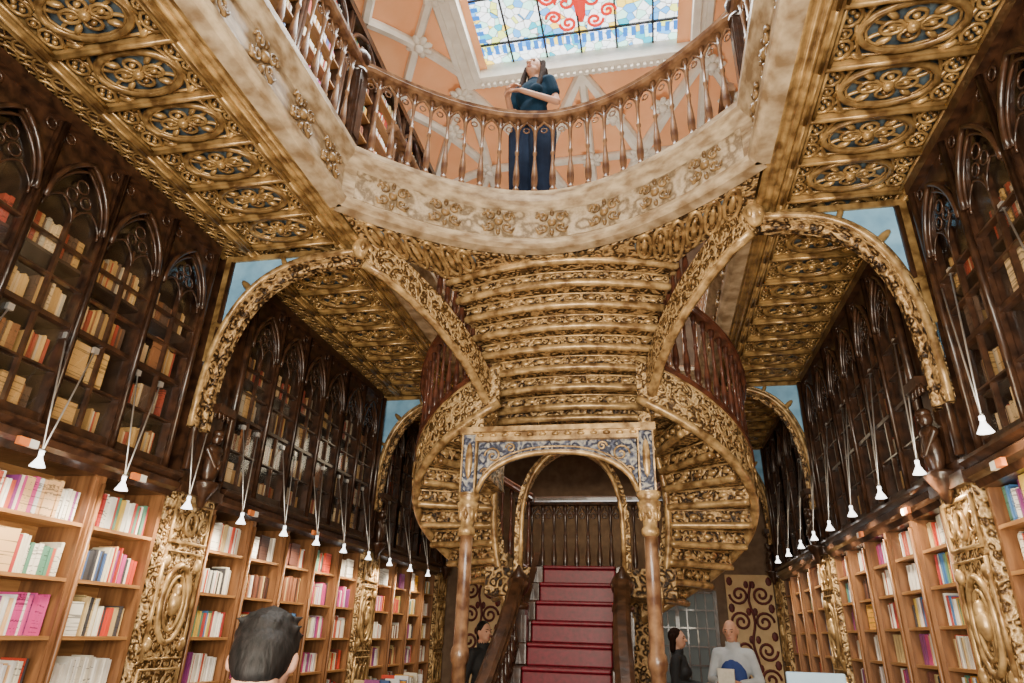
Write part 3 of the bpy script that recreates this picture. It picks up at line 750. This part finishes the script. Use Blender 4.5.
for _, q in vis[:300]:
    o = bpy.data.objects.new("book", BD); COL.objects.link(o)
    o.location = (q[0], q[1], q[2] + .001); o.scale = (q[3], q[4], q[5]); o.rotation_euler = (0, 0, pi if q[7] < 0 else 0)
    o.color = (*q[6], 1)
    up_ = q[2] > 2.5
    setp(o, "%s book standing %s" % (cname(q[6]), "behind cabinet glass" if up_ else "on the bookcase shelf") + (" with its cover facing out" if q[3] < .05 else " showing its spine"), "book", None, "books in the cabinets" if up_ else "books on the ground floor shelves")
mb = MB(); cols = []
for _, q in vis[300:]:
    s_ = q[7]
    bookgeo(mb, 0, 1, lambda v: (q[0] + s_ * v[0] * q[3], q[1] + v[1] * q[4], q[2] + .001 + v[2] * q[5]))
    cols += [q[6]] * 32
me = meshdata("book", mb, [COVERB, PAGE])
at = me.color_attributes.new("Col", 'FLOAT_COLOR', 'POINT')
at.data.foreach_set("color", [x for c in cols for x in (*c, 1)])
o = bpy.data.objects.new("book", me); COL.objects.link(o)
setp(o, "rows of mixed books filling the more distant shelves", "books", "stuff", "books on the ground floor shelves")
# ------------------------------------------------------------------ spot lamps
def lamp(s, X, sg, y, z, rods):
    g = T("spot_lamp", (X - sg * .24, y, z), "small white spotlight hanging on two long steel rods before the cabinets", "lamp", group="shelf spotlights")
    k = ('lamp', s)
    if k not in cache:
        h = MB(); h.lathe([(.011, .04), (.015, .024), (.034, -.012), (.04, -.024), (.036, -.024), (.015, 0.0), (.0, .0)], n=14)
        h.lathe([(.009, .04), (.014, .044), (.014, .064), (.005, .07)], n=10)
        rd = MB()
        for dy, dz in rods: rd.tube([(0, 0, .06), (sg * .24, dy, dz)], .0055, 5, up=(0, 1, 0)); rd.box(sg * .24 - .012, sg * .24 + .012, dy - .02, dy + .02, dz - .02, dz + .02)
        rd.tube([(0, -.02, .07), (0, .02, .07)], .007, 5, up=(0, 0, 1))
        cache[k] = (meshdata("lamp_shade", h, [LAMPW]), meshdata("lamp_rod", rd, [METAL]))
    place("lamp_shade", cache[k][0], g, rot=0); place("lamp_rod", cache[k][1], g)
    ld = bpy.data.lights.new("spot", 'SPOT'); ld.energy = 40; ld.spot_size = math.radians(135); ld.spot_blend = .8; ld.color = (1, .83, .58); ld.shadow_soft_size = .04
    lo = bpy.data.objects.new("spot_bulb", ld); COL.objects.link(lo); lo.parent = g; lo.location = (0, 0, -.05)
    lo.rotation_euler = Vector((sg * .45, 0, -1)).to_track_quat('-Z', 'Y').to_euler()
for y in (2.35, 3.0, 3.64, 4.3, 5.0, 5.7, 6.35, 7.0, 7.7, 8.4, 9.2, 10): lamp('L', XL, -1, y, 2.3, ((.12, .85), (.36, .85)))
for y in (2.8, 3.66, 4.6, 5.4, 6.2, 7.0, 7.7, 8.4, 9.2, 10): lamp('R', XR, 1, y, 2.55, ((.4, 1.15), (.56, 1.15)))
# ------------------------------------------------------------------ staircase
st = T("staircase", (CX, 6, 0), "gilded double curving staircase with carved undersides and red lower flight", "staircase")
up = place("upper_flight", None, st, (0, 0, 0))
CC = .22; NU = 14
for k in range(8):
    Yk = 4.86 + .15 * k; zb = ZG - .14 * k - .02; zt = min(zb + .42, ZF - .01 - .001 * k)
    u = .9
    for _ in range(30): u = .5 * u + .5 * hw(Yk + CC * u * u)
    u *= 1.03
    Yk2 = Yk + .22; g = []
    for i in range(-NU, NU + 1):
        uu = u * i / NU; g.append([(CX + uu, Yk + CC * uu * uu), (CX + uu * .98, Yk2 + CC * uu * uu)])
    b = MB(); b.slab(g, zb, zt, 0)
    fr_ = [(CX + u * i / 40, Yk + CC * (u * i / 40) ** 2) for i in range(-40, 41)]
    b.tube([(x, y - .012, zb + .01) for x, y in fr_], .036, 8, m=1)
    b.tube([(x, y - .008, zb + .125) for x, y in fr_], .012, 5, m=1)
    for i in range(4, 78, 8):
        b.ell((fr_[i][0], fr_[i][1] - .004, zb + .085), (.05, .016, .024), 8, 4, m=1)
        b.tube([(x, fr_[i][1] - .006, z) for x, z in spiral((fr_[i][0] + .065, zb + .08), .028, 1, -1, n=9, flip=1)], .008, 4, up=(0, 1, 0), m=1)
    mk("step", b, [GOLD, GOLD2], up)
b = MB(); g = []
for i in range(-10, 11):
    uu = .74 * i / 10; g.append([(CX + uu, 5.98 + .12 * uu * uu), (CX + uu, 6.3), (CX + uu, 6.75)])
b.slab(g, 3.42, 3.82)
b.tube([(p[0][0], p[0][1], 3.42) for p in g], .035, 6, m=1)
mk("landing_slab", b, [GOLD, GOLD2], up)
for sg in (-1, 1):
    b = MB(); path = [(CX + sg * p[0], p[1], p[2]) for p in STR] + [(CX + sg * .73, 5.8, 3.26), (CX + sg * .71, 5.5, 3.1), (CX + sg * .69, 5.12, 3.02)]
    b.sweep(path, [(-.05, -.12), (.05, -.12), (.05, .14), (-.05, .14)], keep=True, m=0)
    for dz, r in ((-.11, .048), (.13, .03)): b.tube([(p[0], p[1], p[2] + dz) for p in path], r, 8, m=1)
    mk("stringer", b, [GOLDL, GOLD2], up)
    sf = place("side_flight", None, st, (0, 0, 0))
    def H(t, r, dz=0): return (CX + sg * (.74 + r * sin(pi * t)), 6.62 + r * cos(pi * t), 2.1 + 1.65 * t + dz)
    N = 10
    for k in range(N):
        t0 = k / N; t1 = (k + 1) / N
        ztop = 2.1 + .165 * (k + 1); zb = ztop - .42
        rr = [.14 + (.9 - .14) * i / 5 for i in range(6)]
        b = MB(); b.slab([[H(t, r)[:2] for r in rr] for t in (t0, (t0 + t1) / 2, t1)], zb, ztop, 0)
        e = lambda t, off=0: [H(t, r)[:2] for r in [.14 + .76 * i / 20 for i in range(21)]]
        f1 = e(t1 + .004)
        b.tube([(x, y, zb + .008) for x, y in f1], .034, 7, m=1)
        b.tube([(x, y, zb + .15) for x, y in f1], .011, 5, m=1)
        for i in range(2, 21, 4): b.ell((f1[i][0], f1[i][1], zb + .09), (.045, .022, .028), 8, 4, m=1, rot=rz_(sg * (pi / 2 - pi * t1) * 1.0))
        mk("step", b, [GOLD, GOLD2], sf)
    op = [H(i / 30, .93, -.12) for i in range(-2, 32)]
    b = MB(); b.sweep(op, [(-.035, -.19), (.035, -.19), (.035, .19), (-.035, .19)], keep=True, m=0)
    for dz, r in ((-.19, .045), (.19, .04), (-.12, .016), (.12, .016)): b.tube([(p[0], p[1], p[2] + dz) for p in op], r, 8, m=1)
    for i in range(1, 31, 2):
        c = H(i / 30, .975, -.12); a = pi * i / 30; td = Vector((sg * cos(a), -sin(a), 0))
        b.tube([Vector(c) + td * x * 1.0 + Vector((0, 0, z + x * .5)) for x, z in spiral((0, 0), .08, 1.3, 1, n=14, flip=(1 if i % 4 == 1 else -1))], .011, 4, up=(sg * sin(a), cos(a), 0), m=1)
    mk("stringer", b, [GOLDL, GOLD2], sf)
    ip = [H(i / 20, .13, -.12) for i in range(-1, 22)]
    b = MB(); b.sweep(ip, [(-.03, -.22), (.03, -.22), (.03, .16), (-.03, .16)], keep=True, m=0)
    b.tube([(p[0], p[1], p[2] - .22) for p in ip], .035, 8, m=1)
    mk("inner_stringer", b, [GOLDL, GOLD2], sf)
    br = T("balustrade", (CX + sg * .74, 6.62, 2.1), parent=st)
    balustrade(br, [H(i / 24, .93, .08) for i in range(-1, 25)], .85, .12, REDW, BALR, tracery=False)
    br = T("balustrade", (CX + sg * 1.2, 5, 4), parent=st)
    balustrade(br, [(CX + sg * (p[0] + .06), p[1] + .04, p[2] + .15) for p in STR[3:]], .8, .12, REDW, BALR, tracery=False)
# landing and lower flight
b = MB(); b.box(CX - .9, CX + .9, 6.5, 7.75, 1.85, 2.1); b.box(CX - .62, CX + .62, 7.6, 7.7, 0, 1.85)
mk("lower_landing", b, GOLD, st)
lf = place("lower_flight", None, st, (0, 0, 0))
NS = 13; rise = 2.1 / NS; run = .2; LX = CX + .03; LW = .33
for k in range(NS):
    y = 6.5 - (NS - k) * run; z = rise * (k + 1)
    b = MB(); b.box(LX - LW, LX + LW, y, y + run + .02, z - rise - .0, z - .03, 0); b.box(LX - LW, LX + LW, y - .025, y + run, z - .03, z, 0)
    for sg in (-1, 1): b.box(LX + sg * LW, LX + sg * (LW + .07), y - .02, y + run, z - rise, z + .0, 1)
    o = mk("step", b, [RED, DARK], lf); bev(o, .012, 3)
for sg in (-1, 1):
    b = MB(); p = [(LX + sg * (.42 + .08 * max(0, (5.2 - yy)) ** 1.3), yy, 2.1 - (6.5 - yy) * rise / run + .04) for yy in [3.9 + .2 * i for i in range(14)]]
    b.sweep(p, [(-.03, -.22), (.03, -.22), (.03, .1), (-.03, .1)], keep=True)
    mk("stringer", b, DARK, lf)
    br = T("balustrade", (CX + sg * .46, 5, 1), parent=st)
    p = [q for q in p if q[1] < 5.55]
    balustrade(br, [(q[0], q[1], q[2] + .06) for q in p], .5, .12, DARK, BALK, tracery=False, base=False)
    newel(br, p[-1][0], p[-1][1] + .06, p[-1][2], .42, DARK)
    newel(br, p[0][0], p[0][1] - .05, 0, .8, DARK)
br = T("balustrade", (CX, 7.7, 2.1), parent=st)
balustrade(br, [(CX - .85, 7.68, 2.1), (CX, 7.68, 2.1), (CX + .85, 7.68, 2.1)], .85, .13, DARK, BALK)
# porch with columns and arch
pc = T("porch", (CX, 5, 0), parent=st)
for sg in (-1, 1):
    x = CX + sg * .69; y = 4.97
    b = MB(); b.lathe([(.12, 0), (.12, .12), (.09, .16), (.1, .2), (.075, .24), (.056, .3), (.052, 1.3), (.064, 1.32), (.07, 1.36), (.064, 1.4), (.052, 1.42), (.048, 2.2)], (x, y, 0), 14)
    mk("column", b, BROWN, pc)
    b = MB(); b.lathe([(.05, 2.18), (.065, 2.2), (.065, 2.23), (.05, 2.25), (.054, 2.3), (.08, 2.38), (.09, 2.42), (.07, 2.44), (.09, 2.47), (.09, 2.5)], (x, y, 0), 14)
    for i in range(8): b.ell((x + .062 * cos(i * pi / 4), y + .062 * sin(i * pi / 4), 2.34), (.02, .02, .05), 6, 4)
    mk("capital", b, GOLD2, pc)
    b = MB(); b.box(x - .06, x + .06, y - .06, y + .06, 2.5, 2.98, 0)
    for q in (-1, 1): b.box(x + q * .05, x + q * .062, y - .072, y + .072, 2.5, 2.98, 1)
    b.box(x - .08, x + .08, y - .08, y + .08, 2.96, 3.02, 1)
    b.ell((x, y - .06, 2.75), (.03, .015, .15), 8, 5, m=1)
    mk("corner_block", b, [NAVYP, GOLD2], pc)
    b = MB(); b.box(x - .05, x + .05, y + .06, 6.0, 2.72, 2.98); mk("side_beam", b, GOLD, pc)
b = MB(); lo_ = []; hi_ = []
n = 24
for i in range(n + 1):
    u = -.62 + 1.24 * i / n; a = abs(u) / .62
    zl = 2.5 + .31 * (1 - a ** 2.4) ** .6 if a < 1 else 2.5
    lo_.append((u, zl)); hi_.append((u, 2.9))
for (p, q), (r_, s_) in zip(zip(lo_, hi_), zip(lo_[1:], hi_[1:])):
    b.poly([(CX + p[0], 4.93, p[1]), (CX + r_[0], 4.93, r_[1]), (CX + s_[0], 4.93, s_[1]), (CX + q[0], 4.93, q[1])],
           [(CX + p[0], 5.01, p[1]), (CX + r_[0], 5.01, r_[1]), (CX + s_[0], 5.01, s_[1]), (CX + q[0], 5.01, q[1])])
mk("arch_panel", b, NAVYP, pc)
b = MB(); b.tube([(CX + u, 4.92, z) for u, z in lo_], .022, 8, up=(0, 1, 0)); b.tube([(CX + u * .99, 4.925, z + .045) for u, z in lo_], .008, 5, up=(0, 1, 0))
b.box(CX - .64, CX + .64, 4.88, 5.04, 2.9, 2.93); b.box(CX - .64, CX + .64, 4.9, 5.04, 2.93, 2.97); b.box(CX - .66, CX + .66, 4.86, 5.04, 2.97, 3.01)
for sg in (-1, 1):
    for (c, r) in (((.5, 2.79), .07), ((.36, 2.85), .04), ((.56, 2.66), .035)):
        b.tube([(CX + x, 4.925, z) for x, z in spiral((sg * c[0], c[1]), r, 1.4, sg, n=18)], .008, 4, up=(0, 1, 0))
for i in range(-6, 7): b.ell((CX + i * .1, 4.9, 2.95), (.03, .02, .018), 6, 4)
mk("arch_moulding", b, GOLD2, pc)
b = MB()
pa = [(-.47, 2.0), (-.47, 2.35)] + [(-.47 * cos(t), 2.35 + .72 * sin(t) ** .85) for t in [pi * i / 20 for i in range(1, 20)]] + [(.47, 2.35), (.47, 2.0)]
b.sweep([(CX + .02 + p[0], 5.85, p[1]) for p in pa], [(-.03, -.06), (.03, -.06), (.03, .06), (-.03, .06)], up=(0, 1, 0))
b.tube([(CX + .02 + p[0] * .94, 5.79, p[1]) for p in pa], .02, 6, up=(0, 1, 0), m=1)
mk("inner_arch", b, [GOLDL, GOLD2], st)
# ------------------------------------------------------------------ end wall details
for sg in (-1, 1):
    x = CX + sg * 2.2
    t = T("scroll_panel", (x, 11.6, 0), "cream board painted with maroon scrolling foliage", "panel", group="scroll panels")
    b = MB(); b.box(x - .36, x + .36, 11.6, 11.64, 0, 2.5); mk("panel_board", b, PAPER, t)
    b = MB()
    for i in range(5):
        for q in (-1, 1):
            b.tube([(xx, 11.595, zz) for xx, zz in spiral((x + q * .17, .6 + i * .4), .15, 1.6, q, n=26, flip=(1 if i % 2 else -1))], .02, 4, up=(0, 1, 0))
            b.ell((x + q * .3, 11.595, .8 + i * .4), (.05, .01, .07), 8, 4); b.ell((x + q * .05, 11.595, .75 + i * .4), (.04, .01, .06), 8, 4)
    b.tube([(x + .03 * sin(i), 11.595, .4 + i * .1) for i in range(21)], .02, 4, up=(0, 1, 0))
    mk("painted_scroll", b, MAROON, t)
    x0, x1 = (CX + .45, CX + 1.65) if sg > 0 else (CX - 1.65, CX - .45)
    w = T("door_%d" % (1 if sg < 0 else 2), ((x0 + x1) / 2, 11.6, 0), "leaded glass double door in a dark frame", "door", kind="structure")
    b = MB(); b.box(x0, x1, 11.62, 11.64, .1, 2.2); mk("leaded_glass", b, DAYGL if sg > 0 else DARKB, w)
    b = MB()
    for i in range(9): b.box(x0 + (x1 - x0) * i / 8 - (.03 if i in (0, 4, 8) else .012), x0 + (x1 - x0) * i / 8 + (.03 if i in (0, 4, 8) else .012), 11.58, 11.62, 0, 2.25)
    for j in range(9): b.box(x0, x1, 11.59, 11.62, .1 + j * .265 - .012, .1 + j * .265 + .012)
    mk("door_frame", b, DARK, w)
# ------------------------------------------------------------------ people
def rotmat(ax, a): return Matrix.Rotation(a, 3, ax)
def hand(mb, wrist, d, nrm, curl=.5, flip=1):
    d = Vector(d).normalized(); nrm = Vector(nrm); nrm = (nrm - d * nrm.dot(d)).normalized(); sd = d.cross(nrm) * flip
    w = Vector(wrist)
    for o_ in (-.026, -.009, .009, .026): mb.cap(w + sd * o_ * .6, w + d * .085 + sd * o_, .014, .012, 8)
    for o_, L in ((-.03, .055), (-.01, .068), (.01, .072), (.03, .064)):
        b0 = w + d * .088 + sd * o_; d1 = (d * cos(curl) + nrm * sin(curl)); d2 = (d * cos(curl * 2.2) + nrm * sin(curl * 2.2))
        m1 = b0 + d1 * L * .55; mb.cap(b0, m1, .0095, .0088, 8); mb.cap(m1, m1 + d2 * L * .5, .0088, .0075, 8)
    t0 = w + d * .025 + sd * .03; t1 = t0 + (d * .6 + sd * .7 + nrm * .3).normalized() * .04; mb.cap(t0, t1, .013, .011, 8); mb.cap(t1, t1 + (d + nrm * .4).normalized() * .03, .011, .009, 8)
def remesh(o, vx, smooth=3):
    r_ = o.modifiers.new("remesh", 'REMESH'); r_.mode = 'VOXEL'; r_.voxel_size = vx; r_.use_smooth_shade = True
    s_ = o.modifiers.new("smooth", 'SMOOTH'); s_.iterations = smooth; s_.factor = .5
def person(loc, rot, H, label, top, legs, hairm, hair='short', tilt=0, arms=None, vx=.009, sleeve='short', shoes=BLACKC, extra=None, female=False, wide=False):
    S = H / 1.75; W_ = .9 if female else 1.0
    hc = Vector((0, .0, 1.53)); RM = rotmat('X', tilt)
    hp = lambda x, y, z: hc + RM @ (Vector((x, y, z)) - hc)
    B = MB()
    B.ell(hp(0, 0, 1.645), (.074, .092, .108), 16, 12, rot=RM); B.ell(hp(0, -.032, 1.58), (.054, .055, .05), 12, 8, rot=RM)
    B.cap(hp(0, -.088, 1.655), hp(0, -.108, 1.622), .009, .014, 8)
    B.ell(hp(0, -.08, 1.668), (.05, .02, .012), 10, 6, rot=RM)
    for s_ in (-1, 1): B.ell(hp(s_ * .078, .008, 1.635), (.012, .022, .032), 8, 6, rot=RM)
    B.ell(hp(0, -.082, 1.592), (.024, .012, .006), 8, 5, rot=RM); B.ell(hp(0, -.08, 1.58), (.02, .012, .006), 8, 5, rot=RM)
    B.cap((0, .02, 1.42), hp(0, .015, 1.57), .062 * W_, .056 * W_)
    B.ell((0, 0, 1.3), (.155 * W_, .1, .19), 14, 10); B.ell((0, .0, 1.1), (.13 * W_, .09, .16), 14, 10); B.ell((0, .0, .95), (.16, .11, .12), 14, 10)
    B.cap((-.15 * W_, 0, 1.415), (.15 * W_, 0, 1.415), .055, .055)
    for s_ in (-1, 1):
        B.cap((s_ * .09, 0, .9), (s_ * .1, -.01, .5), .085, .055); B.cap((s_ * .1, -.01, .5), (s_ * .1, .02, .09), .055, .036); B.cap((s_ * .1, .03, .045), (s_ * .115, -.15, .03), .036, .028)
    C = MB()
    C.ell((0, 0, 1.3), (.172 * W_, .118, .18), 14, 10); C.ell((0, 0, 1.1), (.15 * W_, .108, .2), 14, 10); C.ell((0, 0, .95), (.175, .125, .1), 14, 10)
    C.cap((-.15 * W_, 0, 1.415), (.15 * W_, 0, 1.415), .064, .064); C.cap((0, .01, 1.43), (0, .012, 1.475), .066, .06)
    if sleeve == 'long': C.lathe([(.07, 0), (.08, .06), (.076, .09), (.06, .06)], (0, .015, 1.455), 16)
    if female:
        for s_ in (-1, 1): C.ell((s_ * .07, -.085, 1.28), (.06, .05, .06), 10, 8)
    for s_, (el, wr, hd, hn) in zip((-1, 1), arms):
        sh = Vector((s_ * .17 * W_, 0, 1.415)); el = Vector(el); wr = Vector(wr)
        B.cap(sh, el, .046 * W_, .036 * W_); B.cap(el, wr, .036 * W_, .024 * W_); hand(B, wr, hd, hn, flip=s_)
        if sleeve == 'short': C.cap(sh, sh.lerp(el, .55), .062, .058)
        else: C.cap(sh, el, .06, .05); C.cap(el, el.lerp(wr, .85), .05, .04)
    sc = lambda mb: [tuple(Vector(v) * S) for v in mb.v]
    B.v = sc(B); C.v = sc(C)
    body = place("person", meshdata("person", B, [SKIN]), None, loc, rot, label=label, cat="person"); remesh(body, vx * .75, 2)
    o = place("top", meshdata("top", C, [top]), body); remesh(o, vx)
    L = MB(); L.ell((0, 0, .93), (.17, .122, .12), 14, 10); kk = 1.35 if wide else 1
    for s_ in (-1, 1): L.cap((s_ * .09, 0, .88), (s_ * .1, -.01, .5), .096 * kk, .07 * kk * 1.1); L.cap((s_ * .1, -.01, .5), (s_ * .1, .02, .12), .07 * kk * 1.1, .055 * kk * 1.3)
    L.v = sc(L); o = place("trousers", meshdata("trousers", L, [legs]), body); remesh(o, vx)
    for s_ in (-1, 1):
        K = MB(); K.cap((s_ * .1, .035, .05), (s_ * .115, -.165, .04), .045, .036); K.box(s_ * .1 - .04, s_ * .1 + .045, -.18, .07, 0, .02)
        K.v = sc(K); o = place("shoe", meshdata("shoe", K, [shoes]), body); remesh(o, vx, 1)
    if hair:
        Hm = MB(); Hm.ell(hp(0, .025, 1.672), (.084, .094, .1), 16, 12, rot=RM)
        if hair == 'short':
            Hm.ell(hp(0, .04, 1.63), (.08, .072, .1), 14, 10, rot=RM); Hm.ell(hp(0, .045, 1.58), (.062, .045, .06), 14, 10, rot=RM)
            rr_ = random.Random(3)
            for _ in range(80):
                a = rr_.uniform(0, 2 * pi); e_ = rr_.uniform(-.1, 1.4); dd = Vector((cos(a) * cos(e_), sin(a) * cos(e_) * .9, sin(e_)))
                if dd.y < -.3 and dd.z < .5: continue
                p0 = Vector((0, .03, 1.665)) + Vector((dd.x * .078, dd.y * .088, dd.z * .094)); p1 = p0 + dd * .012 + Vector((rr_.uniform(-.02, .02), .0, rr_.uniform(-.02, .01)))
                Hm.cap(hp(*p0), hp(*p1), .012, .006, 6)
        if hair == 'fringe': Hm.ell(hp(0, .05, 1.6), (.07, .05, .06), 14, 10, rot=RM)
        if hair == 'long':
            for x in (-.055, -.02, .02, .055): Hm.cap(hp(x, .06, 1.66), (x * 1.5, .11, 1.36), .045, .03)
            for x in (-.085, .085): Hm.cap(hp(x, .0, 1.69), (x * 1.15, -.02, 1.52), .024, .028); Hm.cap((x * 1.15, -.02, 1.52), (x * 1.1, -.1, 1.3), .028, .022)
        if hair == 'bob':
            for x in (-.07, -.03, .03, .07): Hm.cap(hp(x, .035, 1.66), hp(x * 1.1, .05, 1.52), .045, .035)
        Hm.v = sc(Hm); o = place("hair", meshdata("hair", Hm, [hairm]), body); remesh(o, vx * .8, 1)
    for s_ in (-1, 1):
        E_ = MB(); E_.ell(hp(s_ * .031, -.079, 1.648), (.012, .008, .007), 8, 6, rot=RM); E_.v = sc(E_); place("eye", meshdata("eye", E_, [EYEM]), body)
        E_ = MB(); E_.cap(hp(s_ * .018, -.093, 1.672), hp(s_ * .045, -.082, 1.674), .004, .003, 6); E_.v = sc(E_); place("eyebrow", meshdata("eyebrow", E_, [HAIRD]), body)
    E_ = MB(); E_.ell(hp(0, -.09, 1.587), (.022, .007, .007), 8, 6, rot=RM); E_.v = sc(E_); place("mouth", meshdata("mouth", E_, [LIP]), body)
    if extra: extra(body, S, sc)
    return body
down = [((-.24, .02, 1.14), (-.25, -.06, .9), (0, -.1, -1), (0.6, -.8, 0)), ((.24, .02, 1.14), (.25, -.06, .9), (0, -.1, -1), (-.6, -.8, 0))]
clasp = [((-.22, .02, 1.18), (-.16, -.2, 1.24), (.9, -.3, .3), (0, .5, -1)), ((.22, .02, 1.17), (-.02, -.2, 1.21), (-1, -.2, .25), (0, .6, -1))]
hold = [((-.25, -.0, 1.16), (-.1, -.26, 1.14), (.5, -.7, .1), (1, 0, .2)), ((.25, -.0, 1.16), (.1, -.26, 1.14), (-.5, -.7, .1), (-1, 0, .2))]
person((-.93, 4.99, ZF), -.3, 2.04, "long-haired woman in dark teal top looking up, hands clasped", TEAL, DENIM, HAIRD, 'long', tilt=-.1, arms=clasp, female=True, vx=.008, wide=True)
person((-.86, 1.45, 0), pi + .35, 1.56, "dark-haired person in light blue shirt seen from behind", SHIRTB, DENIM, HAIRB, 'short', tilt=.9, arms=down, vx=.008, sleeve='long')
def apron(body, S, sc):
    A = MB(); A.ell((0, -.06, 1.2), (.14, .085, .2), 14, 10); A.ell((0, -.04, .95), (.175, .12, .22), 14, 10); A.v = sc(A)
    o = place("apron", meshdata("apron", A, [APRON]), body); remesh(o, .01)
person((.8, 7.9, 0), -.35, 1.72, "bald man in pale shirt and blue apron holding a book", SHIRT, DENIM, HAIRD, None, tilt=.2, arms=hold, vx=.012, sleeve='long', extra=apron)
b = MB(); b.box(-.08, .08, -.015, .015, -.11, .11, 0)
place("book", meshdata("book", b, [PAGE]), None, (.68, 7.57, 1.15), -.35, label="open pale book held by the man in the apron", cat="book")
person((.25, 8.3, 0), 1.3, 1.62, "dark-haired woman in dark clothes standing side-on", BLACKC, BLACKC, HAIRD, 'bob', arms=hold, vx=.012, sleeve='long', female=True)
person((-1.83, 7.6, 0), .9, 1.62, "dark-haired person in black standing beside the stairs", BLACKC, BLACKC, HAIRB, 'fringe', arms=down, vx=.012, sleeve='long')
# ------------------------------------------------------------------ lights
def area(name, loc, target, sx, sy, e, col):
    ld = bpy.data.lights.new(name, 'AREA'); ld.shape = 'RECTANGLE'; ld.size = sx; ld.size_y = sy; ld.energy = e; ld.color = col
    o = bpy.data.objects.new(name, ld); COL.objects.link(o); o.location = loc
    o.rotation_euler = (Vector(target) - Vector(loc)).to_track_quat('-Z', 'Y').to_euler(); return o
area("skylight_daylight", (CX, 4.3, 9.9), (CX, 4.3, 0), 2.8, 5.4, 900, (1, .97, .92))
area("entrance_daylight", (CX + .6, -1.1, 1.9), (CX, 5, 3.8), 2.8, 1.8, 420, (1, .9, .75))
area("far_hall_light", (CX, 10.4, 4.3), (CX, 9.5, 0), 2.5, 1.2, 32, (1, .82, .55))
area("ceiling_bounce", (CX, 8.6, 5.6), (CX, 8.3, 9.9), 2.5, 1.5, 110, (1, .93, .84))
for sg in (-1, 1):
    area("gallery_fill", (CX + sg * 1.7, 3.2, 1.7), (CX + sg * 2.2, 4.6, 4.5), .4, 1.0, 30, (1, .82, .55))  # added fill that brightens the coffered undersides, no fixture here
    area("cabinet_fill", (CX - sg * .6, .2, 3.2), (CX + sg * 2.9, 4.6, 3.4), .5, .5, 55, (1, .85, .62))  # added out-of-view light to lift the upper cabinets, no real lamp
W = bpy.data.worlds.new("world"); SC.world = W; W.use_nodes = True
bg = W.node_tree.nodes["Background"]; bg.inputs[0].default_value = (1, .9, .78, 1); bg.inputs[1].default_value = .34
